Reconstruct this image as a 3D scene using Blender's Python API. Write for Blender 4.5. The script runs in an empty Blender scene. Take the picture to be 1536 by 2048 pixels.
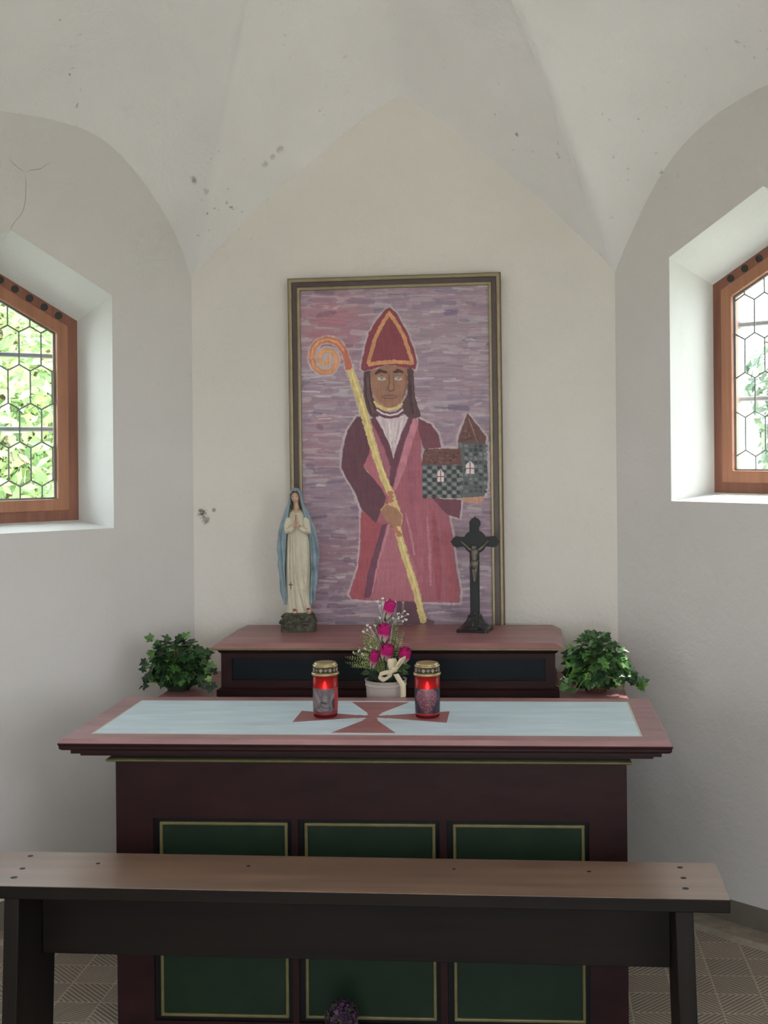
import bpy, bmesh, math, random
PAINT_GAIN = 1.68
from mathutils import Vector, Matrix, noise
from mathutils.bvhtree import BVHTree
random.seed(7)
C = bpy.context.scene.collection
SC = bpy.context.scene

# ------------------------------------------------------------------ camera
FPX, PPX, PPY, CAM = 2500.0, 897.0, 895.0, Vector((0.484, 0, 1.78))
YAW, ROLL = math.radians(3.4), math.radians(0.5)
FW = Vector((-math.sin(YAW), math.cos(YAW), 0)); R0 = Vector((math.cos(YAW), math.sin(YAW), 0)); U0 = Vector((0, 0, 1))
RT = R0*math.cos(ROLL) - U0*math.sin(ROLL); UP = U0*math.cos(ROLL) + R0*math.sin(ROLL)
cd = bpy.data.cameras.new('camera'); co = bpy.data.objects.new('camera', cd); C.objects.link(co)
m = Matrix((RT, UP, -FW)).transposed().to_4x4(); m.translation = CAM
co.matrix_world = m
cd.sensor_fit = 'VERTICAL'; cd.sensor_height = 36.0; cd.lens = FPX/2048*36
cd.shift_x = (768-PPX)/2048; cd.shift_y = (PPY-1024)/2048
cd.clip_start = 0.05; cd.clip_end = 200
SC.camera = co

def ray(x, y): return FW + RT*((x-PPX)/FPX) - UP*((y-PPY)/FPX)
def at_y(x, y, Y):
    d = ray(x, y); return CAM + d*((Y-CAM.y)/d.y)
def at_z(x, y, z):
    d = ray(x, y); return CAM + d*((z-CAM.z)/d.z)
def at_plane(x, y, p, n):
    d = ray(x, y); return CAM + d*((Vector(p)-CAM).dot(n)/d.dot(n))

# ------------------------------------------------------------------ materials
def lin(c):
    return tuple(((v/255)/12.92 if v/255 <= .04045 else ((v/255+.055)/1.055)**2.4) for v in c)
def newmat(name):
    mt = bpy.data.materials.new(name); mt.use_nodes = True
    nt = mt.node_tree; b = nt.nodes['Principled BSDF']
    return mt, nt, b
def N(nt, t, **kw):
    n = nt.nodes.new(t)
    for k, v in kw.items():
        if k in n.inputs.keys() if isinstance(k, str) else False: n.inputs[k].default_value = v
        else: setattr(n, k, v)
    return n
def math_(nt, op, a, b=None, c=None):
    n = nt.nodes.new('ShaderNodeMath'); n.operation = op
    for i, v in enumerate((a, b, c)):
        if v is None: continue
        if isinstance(v, (int, float)): n.inputs[i].default_value = v
        else: nt.links.new(v, n.inputs[i])
    return n.outputs[0]
def mixc(nt, f, a, b, mode='MIX'):
    n = nt.nodes.new('ShaderNodeMix'); n.data_type = 'RGBA'; n.blend_type = mode
    for s, v in ((n.inputs[0], f), (n.inputs[6], a), (n.inputs[7], b)):
        if isinstance(v, (int, float)): s.default_value = v
        elif isinstance(v, tuple): s.default_value = (*v[:3], 1)
        else: nt.links.new(v, s)
    return n.outputs[2]
def noise_(nt, scale, detail=4, vec=None, rough=.55, coord='Object'):
    n = nt.nodes.new('ShaderNodeTexNoise'); n.inputs['Scale'].default_value = scale
    n.inputs['Detail'].default_value = detail; n.inputs['Roughness'].default_value = rough
    if vec is None:
        vec = nt.nodes.new('ShaderNodeTexCoord').outputs[coord]
    nt.links.new(vec, n.inputs['Vector']); return n.outputs['Fac']
def ramp(nt, f, lo, hi):
    n = nt.nodes.new('ShaderNodeMapRange'); n.inputs[1].default_value = lo; n.inputs[2].default_value = hi
    nt.links.new(f, n.inputs[0]); return n.outputs[0]
def scaled(nt, sx, sy, sz, coord='Object'):
    mp = nt.nodes.new('ShaderNodeMapping'); mp.inputs['Scale'].default_value = (sx, sy, sz)
    nt.links.new(nt.nodes.new('ShaderNodeTexCoord').outputs[coord], mp.inputs[0]); return mp.outputs[0]
def bump(nt, b, h, strength=.3, dist=.01):
    n = nt.nodes.new('ShaderNodeBump'); n.inputs['Strength'].default_value = strength; n.inputs['Distance'].default_value = dist
    nt.links.new(h, n.inputs['Height']); nt.links.new(n.outputs[0], b.inputs['Normal']); return n
def mat(name, col, rough=.5, var=.12, scale=14, metal=0, bmp=0, spec=.5, stretch=None, coat=0):
    mt, nt, b = newmat(name)
    v = scaled(nt, *stretch) if stretch else None
    f = noise_(nt, scale, 5, v)
    a = tuple(min(1, x*(1-var)) for x in col); c = tuple(min(1, x*(1+var)) for x in col)
    nt.links.new(mixc(nt, ramp(nt, f, .3, .7), a, c), b.inputs['Base Color'])
    b.inputs['Roughness'].default_value = rough; b.inputs['Metallic'].default_value = metal
    b.inputs['Specular IOR Level'].default_value = spec
    if coat: b.inputs['Coat Weight'].default_value = coat; b.inputs['Coat Roughness'].default_value = .25
    if bmp: bump(nt, b, f, bmp, .004)
    return mt
def vcol_mat(name, rough=.6, var=.12, scale=60, stretch=None, spec=.4, trans=0):
    mt, nt, b = newmat(name)
    at = nt.nodes.new('ShaderNodeVertexColor'); at.layer_name = 'Col'
    f = ramp(nt, noise_(nt, scale, 4, scaled(nt, *stretch) if stretch else None), .3, .7)
    g = math_(nt, 'MULTIPLY_ADD', f, 2*var, 1-var)
    cc = nt.nodes.new('ShaderNodeCombineColor')
    for i in range(3): nt.links.new(g, cc.inputs[i])
    col = mixc(nt, 1.0, at.outputs['Color'], cc.outputs[0], 'MULTIPLY')
    nt.links.new(col, b.inputs['Base Color'])
    b.inputs['Roughness'].default_value = rough; b.inputs['Specular IOR Level'].default_value = spec
    if trans:
        tr = nt.nodes.new('ShaderNodeBsdfTranslucent'); nt.links.new(col, tr.inputs[0])
        mx = nt.nodes.new('ShaderNodeMixShader'); mx.inputs[0].default_value = trans
        nt.links.new(b.outputs[0], mx.inputs[1]); nt.links.new(tr.outputs[0], mx.inputs[2])
        nt.links.new(mx.outputs[0], nt.nodes['Material Output'].inputs[0])
    return mt

def plaster(name, col, spots=(), stain=.0):
    """lime plaster; spots = [(centre, radius, strength)] of flaked, dirty places"""
    mt, nt, b = newmat(name)
    pos = nt.nodes.new('ShaderNodeNewGeometry').outputs['Position']
    big = noise_(nt, 1.3, 3, pos); fine = noise_(nt, 38, 6, pos, .65); mid = noise_(nt, 7, 5, pos)
    a = tuple(x*.95 for x in col); c = tuple(min(1, x*1.04) for x in col)
    out = mixc(nt, ramp(nt, big, .3, .7), a, c)
    speck = math_(nt, 'MULTIPLY', ramp(nt, noise_(nt, 34, 3, pos), .67, .76), ramp(nt, noise_(nt, 2.2, 2, pos), .50, .68))
    out = mixc(nt, math_(nt, 'MULTIPLY', speck, stain), out, lin((108, 102, 95)))
    for (p, r, s) in spots:
        d = nt.nodes.new('ShaderNodeVectorMath'); d.operation = 'DISTANCE'
        nt.links.new(pos, d.inputs[0]); d.inputs[1].default_value = p
        near = ramp(nt, d.outputs['Value'], r, r*.15)
        nz = noise_(nt, 6.5/r, 8, pos, .8)
        k = ramp(nt, math_(nt, 'MULTIPLY', nz, near), .36, .50)
        out = mixc(nt, math_(nt, 'MULTIPLY', k, s), out, lin((112, 104, 99)))
    nt.links.new(out, b.inputs['Base Color']); b.inputs['Roughness'].default_value = .9
    b.inputs['Specular IOR Level'].default_value = .15
    h = math_(nt, 'ADD', math_(nt, 'MULTIPLY', fine, .35), math_(nt, 'MULTIPLY', mid, 1.0))
    bump(nt, b, h, .75, .012)
    return mt

def wood(name, col, dark, axis='x', rough=.45, scale=3, spec=.5, bmp=.1):
    mt, nt, b = newmat(name)
    st = {'x': (.5, 9, 9), 'y': (9, .5, 9), 'z': (9, 9, .5)}[axis]
    f = noise_(nt, scale, 7, scaled(nt, *st), .6)
    g = noise_(nt, 2.3, 2)
    k = math_(nt, 'ADD', math_(nt, 'MULTIPLY', f, .75), math_(nt, 'MULTIPLY', g, .25))
    nt.links.new(mixc(nt, ramp(nt, k, .32, .68), dark, col), b.inputs['Base Color'])
    b.inputs['Roughness'].default_value = rough; b.inputs['Specular IOR Level'].default_value = spec
    if bmp: bump(nt, b, f, bmp, .003)
    return mt

# ------------------------------------------------------------------ mesh helpers
def obj(name, bm, material=None, parent=None, smooth=False, flip=True):
    me = bpy.data.meshes.new(name)
    if flip: bmesh.ops.recalc_face_normals(bm, faces=bm.faces)
    bm.to_mesh(me); bm.free()
    ms = material if isinstance(material, (list, tuple)) else [material]
    for x in ms:
        if x: me.materials.append(x)
    if smooth:
        for p in me.polygons: p.use_smooth = True
    o = bpy.data.objects.new(name, me); C.objects.link(o)
    if parent:
        o.parent = parent
        o.matrix_parent_inverse = Matrix.Translation(-parent.location)
    return o
def tag(o, label=None, cat=None, group=None, kind=None):
    for k, v in (('label', label), ('category', cat), ('group', group), ('kind', kind)):
        if v: o[k] = v
    return o
def thing(name, label, cat, loc=(0, 0, 0), group=None, kind=None):
    o = bpy.data.objects.new(name, None); C.objects.link(o); o.location = loc
    o.empty_display_size = .05
    return tag(o, label, cat, group, kind)
def BM(): return bmesh.new()
def box(bm, x0, x1, y0, y1, z0, z1, mi=0):
    v = [bm.verts.new(p) for p in ((x0, y0, z0), (x1, y0, z0), (x1, y1, z0), (x0, y1, z0), (x0, y0, z1), (x1, y0, z1), (x1, y1, z1), (x0, y1, z1))]
    for f in ((3, 2, 1, 0), (4, 5, 6, 7), (0, 1, 5, 4), (1, 2, 6, 5), (2, 3, 7, 6), (3, 0, 4, 7)):
        bm.faces.new([v[i] for i in f]).material_index = mi
    return v
def stack(bm, rects, cap0=True, cap1=True):
    """loft of rectangles (x0, x1, y0, y1, z)"""
    L = []
    for (x0, x1, y0, y1, z) in rects:
        L.append([bm.verts.new(p) for p in ((x0, y0, z), (x1, y0, z), (x1, y1, z), (x0, y1, z))])
    for a, b in zip(L, L[1:]):
        for i in range(4):
            j = (i+1) % 4; bm.faces.new((a[i], a[j], b[j], b[i]))
    if cap0: bm.faces.new(L[0][::-1])
    if cap1: bm.faces.new(L[-1])
def loft(bm, rings, closed=True, cap=True):
    L = [[bm.verts.new(p) for p in r] for r in rings]
    n = len(L[0])
    for a, b in zip(L, L[1:]):
        for i in range(n if closed else n-1):
            j = (i+1) % n; bm.faces.new((a[i], a[j], b[j], b[i]))
    if cap and closed:
        bm.faces.new(L[0][::-1]); bm.faces.new(L[-1])
    return L
def lathe(bm, prof, n=32, c=(0, 0, 0), cap=True):
    rings = [[(c[0]+r*math.cos(2*math.pi*i/n), c[1]+r*math.sin(2*math.pi*i/n), c[2]+z) for i in range(n)] for (r, z) in prof]
    return loft(bm, rings, True, cap)
def tube(bm, pts, rads, n=8):
    pts = [Vector(p) for p in pts]
    if isinstance(rads, (int, float)): rads = [rads]*len(pts)
    rings = []
    for i, p in enumerate(pts):
        t = (pts[min(i+1, len(pts)-1)] - pts[max(i-1, 0)])
        if t.length < 1e-9: t = Vector((0, 0, 1))
        t.normalize()
        u = t.orthogonal().normalized() if i == 0 else (u - t*u.dot(t)).normalized()
        w = t.cross(u)
        rings.append([p + (u*math.cos(2*math.pi*k/n) + w*math.sin(2*math.pi*k/n))*rads[i] for k in range(n)])
    return loft(bm, rings)
def ball(bm, c, r, sx=1, sy=1, sz=1, u=12, v=8, rot=None):
    M = Matrix.Translation(c) @ (rot.to_4x4() if rot else Matrix.Identity(4)) @ Matrix.Diagonal((sx, sy, sz, 1))
    return bmesh.ops.create_uvsphere(bm, u_segments=u, v_segments=v, radius=r, matrix=M)['verts']
def prism(bm, poly, f0, f1):
    """poly of 2-D points; f0/f1 map a 2-D point to 3-D for the two ends"""
    a = [bm.verts.new(f0(*p)) for p in poly]; b = [bm.verts.new(f1(*p)) for p in poly]
    n = len(poly)
    bm.faces.new(a[::-1]); bm.faces.new(b)
    for i in range(n): bm.faces.new((a[i], a[(i+1) % n], b[(i+1) % n], b[i]))
def ringprism(bm, po, pi, f0, f1):
    n = len(po)
    A = [[bm.verts.new(f(*p)) for p in P] for P in (po, pi) for f in (f0, f1)]
    o0, o1, i0, i1 = A
    for k in range(n):
        j = (k+1) % n
        bm.faces.new((o0[k], o0[j], i0[j], i0[k])); bm.faces.new((o1[k], i1[k], i1[j], o1[j]))
        bm.faces.new((o0[k], o1[k], o1[j], o0[j])); bm.faces.new((i0[k], i0[j], i1[j], i1[k]))
def bevel(o, w=.003, seg=2):
    md = o.modifiers.new('b', 'BEVEL'); md.width = w; md.segments = seg; md.limit_method = 'ANGLE'; return o
def subsurf(o, l=1):
    md = o.modifiers.new('s', 'SUBSURF'); md.levels = l; md.render_levels = l; return o
def interp(xs, ys, x):
    if x <= xs[0]: return ys[0]
    for a, b, c, d in zip(xs, xs[1:], ys, ys[1:]):
        if x <= b:
            return c + (d-c)*(x-a)/(b-a)
    return ys[-1]
def smooth_interp(xs, ys, x):
    """Catmull-Rom through the points"""
    if x <= xs[0]: return ys[0]
    if x >= xs[-1]: return ys[-1]
    i = max(k for k in range(len(xs)-1) if xs[k] <= x)
    def sl(k):
        if k == 0: return (ys[1]-ys[0])/(xs[1]-xs[0])
        if k == len(xs)-1: return (ys[-1]-ys[-2])/(xs[-1]-xs[-2])
        return (ys[k+1]-ys[k-1])/(xs[k+1]-xs[k-1])
    h = xs[i+1]-xs[i]; t = (x-xs[i])/h
    return (2*t**3-3*t*t+1)*ys[i] + (t**3-2*t*t+t)*h*sl(i) + (-2*t**3+3*t*t)*ys[i+1] + (t**3-t*t)*h*sl(i+1)
def setcol(bm, faces, col):
    lay = bm.loops.layers.float_color.get('Col') or bm.loops.layers.float_color.new('Col')
    for f in faces:
        for l in f.loops: l[lay] = (*col[:3], 1)

# ------------------------------------------------------------------ the chapel shell
YW, HW, ANG = 5.02, .857, math.radians(42)
Z0 = 2.47                                  # springing of the vault
BLc, BRc = Vector((-HW, YW, 0)), Vector((HW, YW, 0))
DL, DR = Vector((-math.cos(ANG), -math.sin(ANG), 0)), Vector((math.cos(ANG), -math.sin(ANG), 0))
NL, NR = Vector((-math.sin(ANG), math.cos(ANG), 0)), Vector((math.sin(ANG), math.cos(ANG), 0))
SL = 1.46
PL, PR = BLc + DL*SL, BRc + DR*SL
XN = abs(PL.x); YFRONT = -1.3; YAPSE = 2.5
CTR = Vector((0, 3.42, 3.72))

def sym(xs, ys, mid):
    return list(xs) + [2*mid-x for x in reversed(xs)], list(ys) + list(reversed(ys))
AB = sym([-HW, -.80, -.738, -.6, -.4, -.2, -.05], [Z0, 2.54, 2.60, 2.735, 2.91, 3.07, 3.175], 0)
AB[0].insert(7, 0); AB[1].insert(7, 3.20)
AL = sym([0, .05, .112, .197, .301, .403, .502, .62], [Z0, 2.61, 2.722, 2.834, 2.939, 3.002, 3.026, 3.035], SL/2)
AR = sym([0, .05, .10, .172, .291, .449, .579, .68], [Z0, 2.565, 2.645, 2.756, 2.891, 2.995, 3.043, 3.07], SL/2)
def arch_back(x): return smooth_interp(AB[0], AB[1], x)
def arch_left(s): return smooth_interp(AL[0], AL[1], s)
def arch_right(s): return smooth_interp(AR[0], AR[1], s)
def arch_nave(t):                          # t in 0..1 along a straight nave wall
    return Z0 + .55*math.sin(math.pi*t)**.7
def arch_front(x):                         # the open side of the apse, towards the nave
    return Z0 + 1.25*math.sqrt(max(0, 1-(x/XN)**2))

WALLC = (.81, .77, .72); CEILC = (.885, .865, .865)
NSEG = 40
bmC = BM()
def cell(A, B, arch, n=NSEG, m=26):
    """one vault web: from the wall arch in to the crown"""
    grid = []
    for j in range(m+1):
        e = j/m
        zg = Z0 + (CTR.z-Z0)*math.sin(e*math.pi/2)**.95
        row = []
        for i in range(n+1):
            t = i/n
            w = A.lerp(B, t); p = w.lerp(Vector((CTR.x, CTR.y, 0)), e)
            z = zg + (arch(t)-Z0)*(1-e)**1.25
            if 0 < j: z += .006*noise.noise(Vector((p.x*3, p.y*3, 1.7)))
            row.append(bmC.verts.new((p.x, p.y, z)))
        grid.append(row)
    for j in range(m):
        for i in range(n):
            bmC.faces.new((grid[j][i], grid[j][i+1], grid[j+1][i+1], grid[j+1][i]))
cell(BLc, BRc, lambda t: arch_back(-HW+2*HW*t))
cell(PL, BLc, lambda t: arch_left(SL*(1-t)))
cell(BRc, PR, lambda t: arch_right(SL*t))
QL, QR = Vector((-XN, YAPSE, 0)), Vector((XN, YAPSE, 0))
cell(PR, QR, arch_nave); cell(QL, PL, arch_nave)
cell(QR, QL, lambda t: arch_front(XN-2*XN*t))
# barrel over the nave behind the camera
rows = []
for y in (YAPSE, YFRONT):
    rows.append([bmC.verts.new((XN-2*XN*i/NSEG, y, arch_front(XN-2*XN*i/NSEG))) for i in range(NSEG+1)])
for i in range(NSEG): bmC.faces.new((rows[0][i], rows[0][i+1], rows[1][i+1], rows[1][i]))
bmesh.ops.remove_doubles(bmC, verts=bmC.verts, dist=.0015)
bmesh.ops.recalc_face_normals(bmC, faces=bmC.faces)
bvh = BVHTree.FromBMesh(bmC)
def on_ceiling(x, y):
    h = bvh.ray_cast(CAM, ray(x, y).normalized()); return h[0] or Vector((0, 4, 3))
cspots = [(on_ceiling(388, 360), .045, .62), (on_ceiling(412, 383), .04, .3), (on_ceiling(560, 298), .05, .36), (on_ceiling(530, 328), .045, .3), (on_ceiling(545, 314), .04, .3),
          (on_ceiling(85, 245), .07, .28), (on_ceiling(795, 195), .04, .3)]
M_ceil = plaster('vault_plaster', CEILC, cspots, .75)
ceil = obj('ceiling', bmC, M_ceil, smooth=True)
tag(ceil, 'whitewashed groin vault with faint cracks and specks over the altar', 'ceiling', kind='structure')

damage = [(at_y(404, 1026, YW), .055, 1.0), (at_y(412, 1040, YW), .05, .7), (at_y(428, 1020, YW), .025, .8)]
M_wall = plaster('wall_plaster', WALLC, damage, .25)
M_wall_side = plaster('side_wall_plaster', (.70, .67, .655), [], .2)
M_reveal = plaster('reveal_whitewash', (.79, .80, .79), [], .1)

# back wall, solid
bm = BM(); n = NSEG
f = [[], [], [], []]
for i in range(n+1):
    x = -HW + 2*HW*i/n
    f[0].append(bm.verts.new((x, YW, -.05))); f[1].append(bm.verts.new((x, YW, arch_back(x))))
    f[2].append(bm.verts.new((x, YW+.5, arch_back(x)))); f[3].append(bm.verts.new((x, YW+.5, -.05)))
for k in range(4):
    a, b = f[k], f[(k+1) % 4]
    for i in range(n): bm.faces.new((a[i], a[i+1], b[i+1], b[i]))
tag(obj('wall_back', bm, M_wall), 'cream plaster wall behind the altar under a pointed arch', 'wall', kind='structure')

# flank walls with gabled window openings
def gable(c, hw, z0, ze, za):              # pentagon, counter-clockwise from bottom start
    return [(c-hw, z0), (c+hw, z0), (c+hw, ze), (c, za), (c-hw, ze)]
def inset(poly, w):
    n = len(poly); out = []
    cx = sum(p[0] for p in poly)/n; cy = sum(p[1] for p in poly)/n
    lines = []
    for k in range(n):
        (x0, y0), (x1, y1) = poly[k], poly[(k+1) % n]
        nx, ny = -(y1-y0), x1-x0; l = math.hypot(nx, ny); nx /= l; ny /= l
        if (cx-x0)*nx + (cy-y0)*ny < 0: nx, ny = -nx, -ny
        lines.append((nx, ny, nx*(x0+nx*w)+ny*(y0+ny*w)))
    for k in range(n):
        a, b = lines[k-1], lines[k]
        det = a[0]*b[1]-a[1]*b[0]
        out.append(((a[2]*b[1]-a[1]*b[2])/det, (a[0]*b[2]-a[2]*b[0])/det))
    return out
WT = .52
def flank(name, P0, D, Nn, arch, pin, pfr, pout, df, label):
    """pin: opening at the room face, pfr: opening at the frame (depth df), pout: outer opening"""
    bm = BM()
    mp = lambda d: (lambda s, z: P0 + D*s + Nn*d + Vector((0, 0, z)))
    def face(d, op, mi):
        (s0, zb), (s1, _), (_, ze), (sc, za), _ = op
        def top(s): return ze + (za-ze)*(1-abs(s-sc)/(sc-s0))
        ss = sorted(set([SL*i/NSEG for i in range(NSEG+1)] + [s0, s1, sc]))
        f0 = mp(d)
        for a, b in zip(ss, ss[1:]):
            q = lambda za0, zb0, zb1, za1: bm.faces.new([bm.verts.new(f0(a, za0)), bm.verts.new(f0(b, zb0)), bm.verts.new(f0(b, zb1)), bm.verts.new(f0(a, za1))])
            if b <= s0+1e-6 or a >= s1-1e-6: q(-.05, -.05, arch(b), arch(a)).material_index = mi
            else:
                q(-.05, -.05, zb, zb).material_index = mi
                q(top(a), top(b), arch(b), arch(a)).material_index = mi
    face(0, pin, 0); face(WT, pout, 0)
    for (pa, da, pb, db) in ((pin, 0, pfr, df), (pfr, df, pfr, df+.06), (pfr, df+.06, pout, WT)):
        A = [bm.verts.new(mp(da)(*p)) for p in pa]; B = [bm.verts.new(mp(db)(*p)) for p in pb]
        for k in range(5): bm.faces.new((A[k], A[(k+1) % 5], B[(k+1) % 5], B[k])).material_index = 1
    for s in (0, SL):                       # end caps
        a = mp(0); b = mp(WT)
        bm.faces.new([bm.verts.new(p) for p in (a(s, -.05), b(s, -.05), b(s, arch(s)), a(s, arch(s)))])
    bmesh.ops.remove_doubles(bm, verts=bm.verts, dist=.0004)
    o = obj(name, bm, [M_wall_side, M_reveal], flip=True)
    return tag(o, label, 'wall', kind='structure')
DF = .28
LC, RC = .735, .673
Lin = gable(LC, .393, 1.477, 2.386, 2.600); Lfr = gable(LC, .365, 1.499, 2.307, 2.505); Lout = gable(LC, .375, 1.49, 2.32, 2.52)
Rin = gable(RC, .411, 1.567, 2.503, 2.713); Rfr = gable(RC, .400, 1.591, 2.420, 2.622); Rout = gable(RC, .41, 1.58, 2.43, 2.635)
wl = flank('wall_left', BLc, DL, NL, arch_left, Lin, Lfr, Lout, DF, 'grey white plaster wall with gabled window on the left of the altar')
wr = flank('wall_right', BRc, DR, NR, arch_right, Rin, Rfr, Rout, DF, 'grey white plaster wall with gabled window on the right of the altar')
# hairline crack above the left window
M_crack = mat('crack_dark', lin((138, 132, 122)), .9)
bm = BM()
def crack(px):
    pts = [at_plane(x, y, BLc, NL) + NL*.0004 for x, y in px]
    tube(bm, pts, [.0004]+[.0010]*(len(pts)-2)+[.0006], 5)
crack([(50, 343), (52, 370), (51, 398), (47, 420), (40, 432), (30, 443), (24, 452), (21, 461)])
crack([(50, 345), (40, 338), (30, 330), (18, 318)]); crack([(50, 345), (62, 340), (80, 338), (100, 325)])
obj('crack', bm, M_crack, wl)

# nave walls with openings added for fill light; doorway wall behind the camera
def plainwall(name, poly_top, axis, label, quads):
    bm = BM()
    for q in quads: box(bm, *q)
    return tag(obj(name, bm, M_wall_side), label, 'wall', kind='structure')
NWY0, NWY1, NWZ0, NWZ1 = -.9, 1.7, 1.0, 2.36  # unseen side openings, added to bring more light into the apse
def navewall(name, sx, label):
    NWY0 = .55 if sx < 0 else -.9
    bm = BM(); X0, X1 = sx*XN, sx*(XN+.5)
    ys = [PL.y + (YAPSE-PL.y)*i/NSEG for i in range(NSEG+1)]
    def zt(y): return arch_nave((PL.y-y)/(PL.y-YAPSE)) if y > YAPSE else Z0
    ys += [NWY1, NWY0, YFRONT-.5]
    for a, b in zip(ys, ys[1:]):
        za, zb = (zt(a), zt(b))
        if a == NWY1:
            box(bm, min(X0, X1), max(X0, X1), b, a, -.05, NWZ0); box(bm, min(X0, X1), max(X0, X1), b, a, NWZ1, zb); continue
        v = [bm.verts.new(p) for p in ((X0, a, -.05), (X0, b, -.05), (X0, b, zb), (X0, a, za), (X1, a, -.05), (X1, b, -.05), (X1, b, zb), (X1, a, za))]
        for f in ((0, 1, 2, 3), (4, 7, 6, 5), (3, 2, 6, 7), (0, 4, 5, 1)): bm.faces.new([v[i] for i in f])
    return tag(obj(name, bm, M_wall_side), label, 'wall', kind='structure')
navewall('wall_nave_left', -1, 'plaster side wall of the nave on the left, with a wide opening added for fill light')
navewall('wall_nave_right', 1, 'plaster side wall of the nave on the right, with a wide opening added for fill light')
DX0, DX1, DH = -.35, 1.05, 2.3
bm = BM()
box(bm, -XN, DX0, YFRONT-.5, YFRONT, -.05, DH); box(bm, DX1, XN, YFRONT-.5, YFRONT, -.05, DH)
NF = 30
for a in range(NF):
    x0 = -XN+2*XN*a/NF; x1 = -XN+2*XN*(a+1)/NF
    v = [bm.verts.new(p) for p in [(x, y, z) for y in (YFRONT, YFRONT-.5) for (x, z) in ((x0, DH), (x1, DH), (x1, max(DH+.01, arch_front(x1))), (x0, max(DH+.01, arch_front(x0))))]]
    for f in ((0, 1, 2, 3), (4, 7, 6, 5), (0, 4, 5, 1), (3, 2, 6, 7)): bm.faces.new([v[i] for i in f])
tag(obj('wall_front', bm, M_wall_side), 'entrance wall of the chapel with an open doorway', 'wall', kind='structure')

# floor: ridged cement tiles, ridges turned tile by tile
mt, nt, b = newmat('ridged_tiles')
tc = nt.nodes.new('ShaderNodeNewGeometry').outputs['Position']
sp = nt.nodes.new('ShaderNodeSeparateXYZ'); nt.links.new(tc, sp.inputs[0])
TS = .142
u = math_(nt, 'DIVIDE', math_(nt, 'ADD', sp.outputs[0], .04), TS); v = math_(nt, 'DIVIDE', math_(nt, 'ADD', sp.outputs[1], .02), TS)
fu, fv = math_(nt, 'FLOOR', u), math_(nt, 'FLOOR', v)
chk = math_(nt, 'PINGPONG', math_(nt, 'ADD', fu, fv), 1.0)
du = math_(nt, 'ADD', u, v); dv = math_(nt, 'SUBTRACT', u, v)
dd = math_(nt, 'ADD', math_(nt, 'MULTIPLY', chk, du), math_(nt, 'MULTIPLY', math_(nt, 'SUBTRACT', 1.0, chk), dv))
rid = math_(nt, 'PINGPONG', math_(nt, 'MULTIPLY', dd, 14.0), 1.0)
eu = math_(nt, 'PINGPONG', u, .5); ev = math_(nt, 'PINGPONG', v, .5)
edge = math_(nt, 'LESS_THAN', math_(nt, 'MINIMUM', eu, ev), .02)
nz = noise_(nt, 5, 5, tc); wn = nt.nodes.new('ShaderNodeTexWhiteNoise'); wn.noise_dimensions = '2D'
cv = nt.nodes.new('ShaderNodeCombineXYZ'); nt.links.new(fu, cv.inputs[0]); nt.links.new(fv, cv.inputs[1]); nt.links.new(cv.outputs[0], wn.inputs['Vector'])
base = mixc(nt, wn.outputs['Value'], lin((160, 147, 134)), lin((196, 180, 162)))
base = mixc(nt, ramp(nt, nz, .3, .75), base, lin((160, 150, 136)))
base = mixc(nt, ramp(nt, rid, .65, .2), base, lin((122, 114, 104)))
base = mixc(nt, edge, base, lin((182, 170, 152)))
nt.links.new(base, b.inputs['Base Color']); b.inputs['Roughness'].default_value = .75
bump(nt, b, ramp(nt, rid, .2, .7), .45, .003)
bm = BM(); box(bm, -XN-.6, XN+.6, YFRONT-.6, YW+.6, -.12, 0)
tag(obj('floor', bm, mt), 'floor of ridged grey brown cement tiles', 'floor', kind='structure')

M_base = mat('baseboard_grey', lin((112, 106, 96)), .7, .1, 8, bmp=.2)
M_conc = mat('rough_concrete', lin((150, 140, 126)), .9, .18, 20, bmp=.6)
def skirt(name, A, B, Nn, z1, th, material, label):
    bm = BM()
    n = 24; rr = []
    for i in range(n+1):
        p = A.lerp(B, i/n); j = .004*noise.noise(p*9) if material is M_conc else 0
        rr.append([p - Nn*(-.002), p - Nn*(-.002)+Vector((0, 0, z1)), p - Nn*(th*.9+j*2) + Vector((0, 0, z1)), p - Nn*(th+j*4)])
    loft(bm, rr)
    return tag(obj(name, bm, material), label, 'baseboard', kind='structure')
skirt('baseboard_left', BLc, PL, NL, .125, .008, M_base, 'grey painted plinth band along the left flank wall')
skirt('baseboard_right', BRc, PR, NR, .099, .008, M_base, 'grey painted plinth band along the right flank wall')
skirt('baseboard_back', BLc, BRc, Vector((0, 1, 0)), .10, .008, M_base, 'grey painted plinth band along the back wall')
skirt('trim_1', BRc-NR*.01, PR-NR*.01, NR, .020, .11, M_conc, 'rough concrete strip between tiles and right wall')
skirt('trim_2', BLc-NL*.01, PL-NL*.01, NL, .020, .09, M_conc, 'rough concrete strip between tiles and left wall')

# ------------------------------------------------------------------ windows
M_frame = wood('window_frame_brown', lin((150, 98, 78)), lin((116, 72, 58)), 'z', .5, 4)
M_sash = wood('window_sash_brown', lin((178, 122, 92)), lin((150, 98, 74)), 'z', .45, 4)
M_lead = mat('lead', lin((124, 130, 128)), .5, .1, metal=.2)
M_iron = mat('wrought_iron', lin((140, 148, 152)), .5, .1, metal=.1)
M_stud = mat('stud_black', lin((48, 46, 46)), .6, .1)
M_ochre = mat('ochre_reveal', lin((225, 200, 160)), .85, .06)
mg = bpy.data.materials.new('window_glass'); mg.use_nodes = True; nt = mg.node_tree; nt.nodes.clear()
o_ = nt.nodes.new('ShaderNodeOutputMaterial'); tr = nt.nodes.new('ShaderNodeBsdfTransparent'); gl = nt.nodes.new('ShaderNodeBsdfGlossy')
tr.inputs[0].default_value = (.93, .96, .94, 1); gl.inputs['Roughness'].default_value = .03
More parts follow.
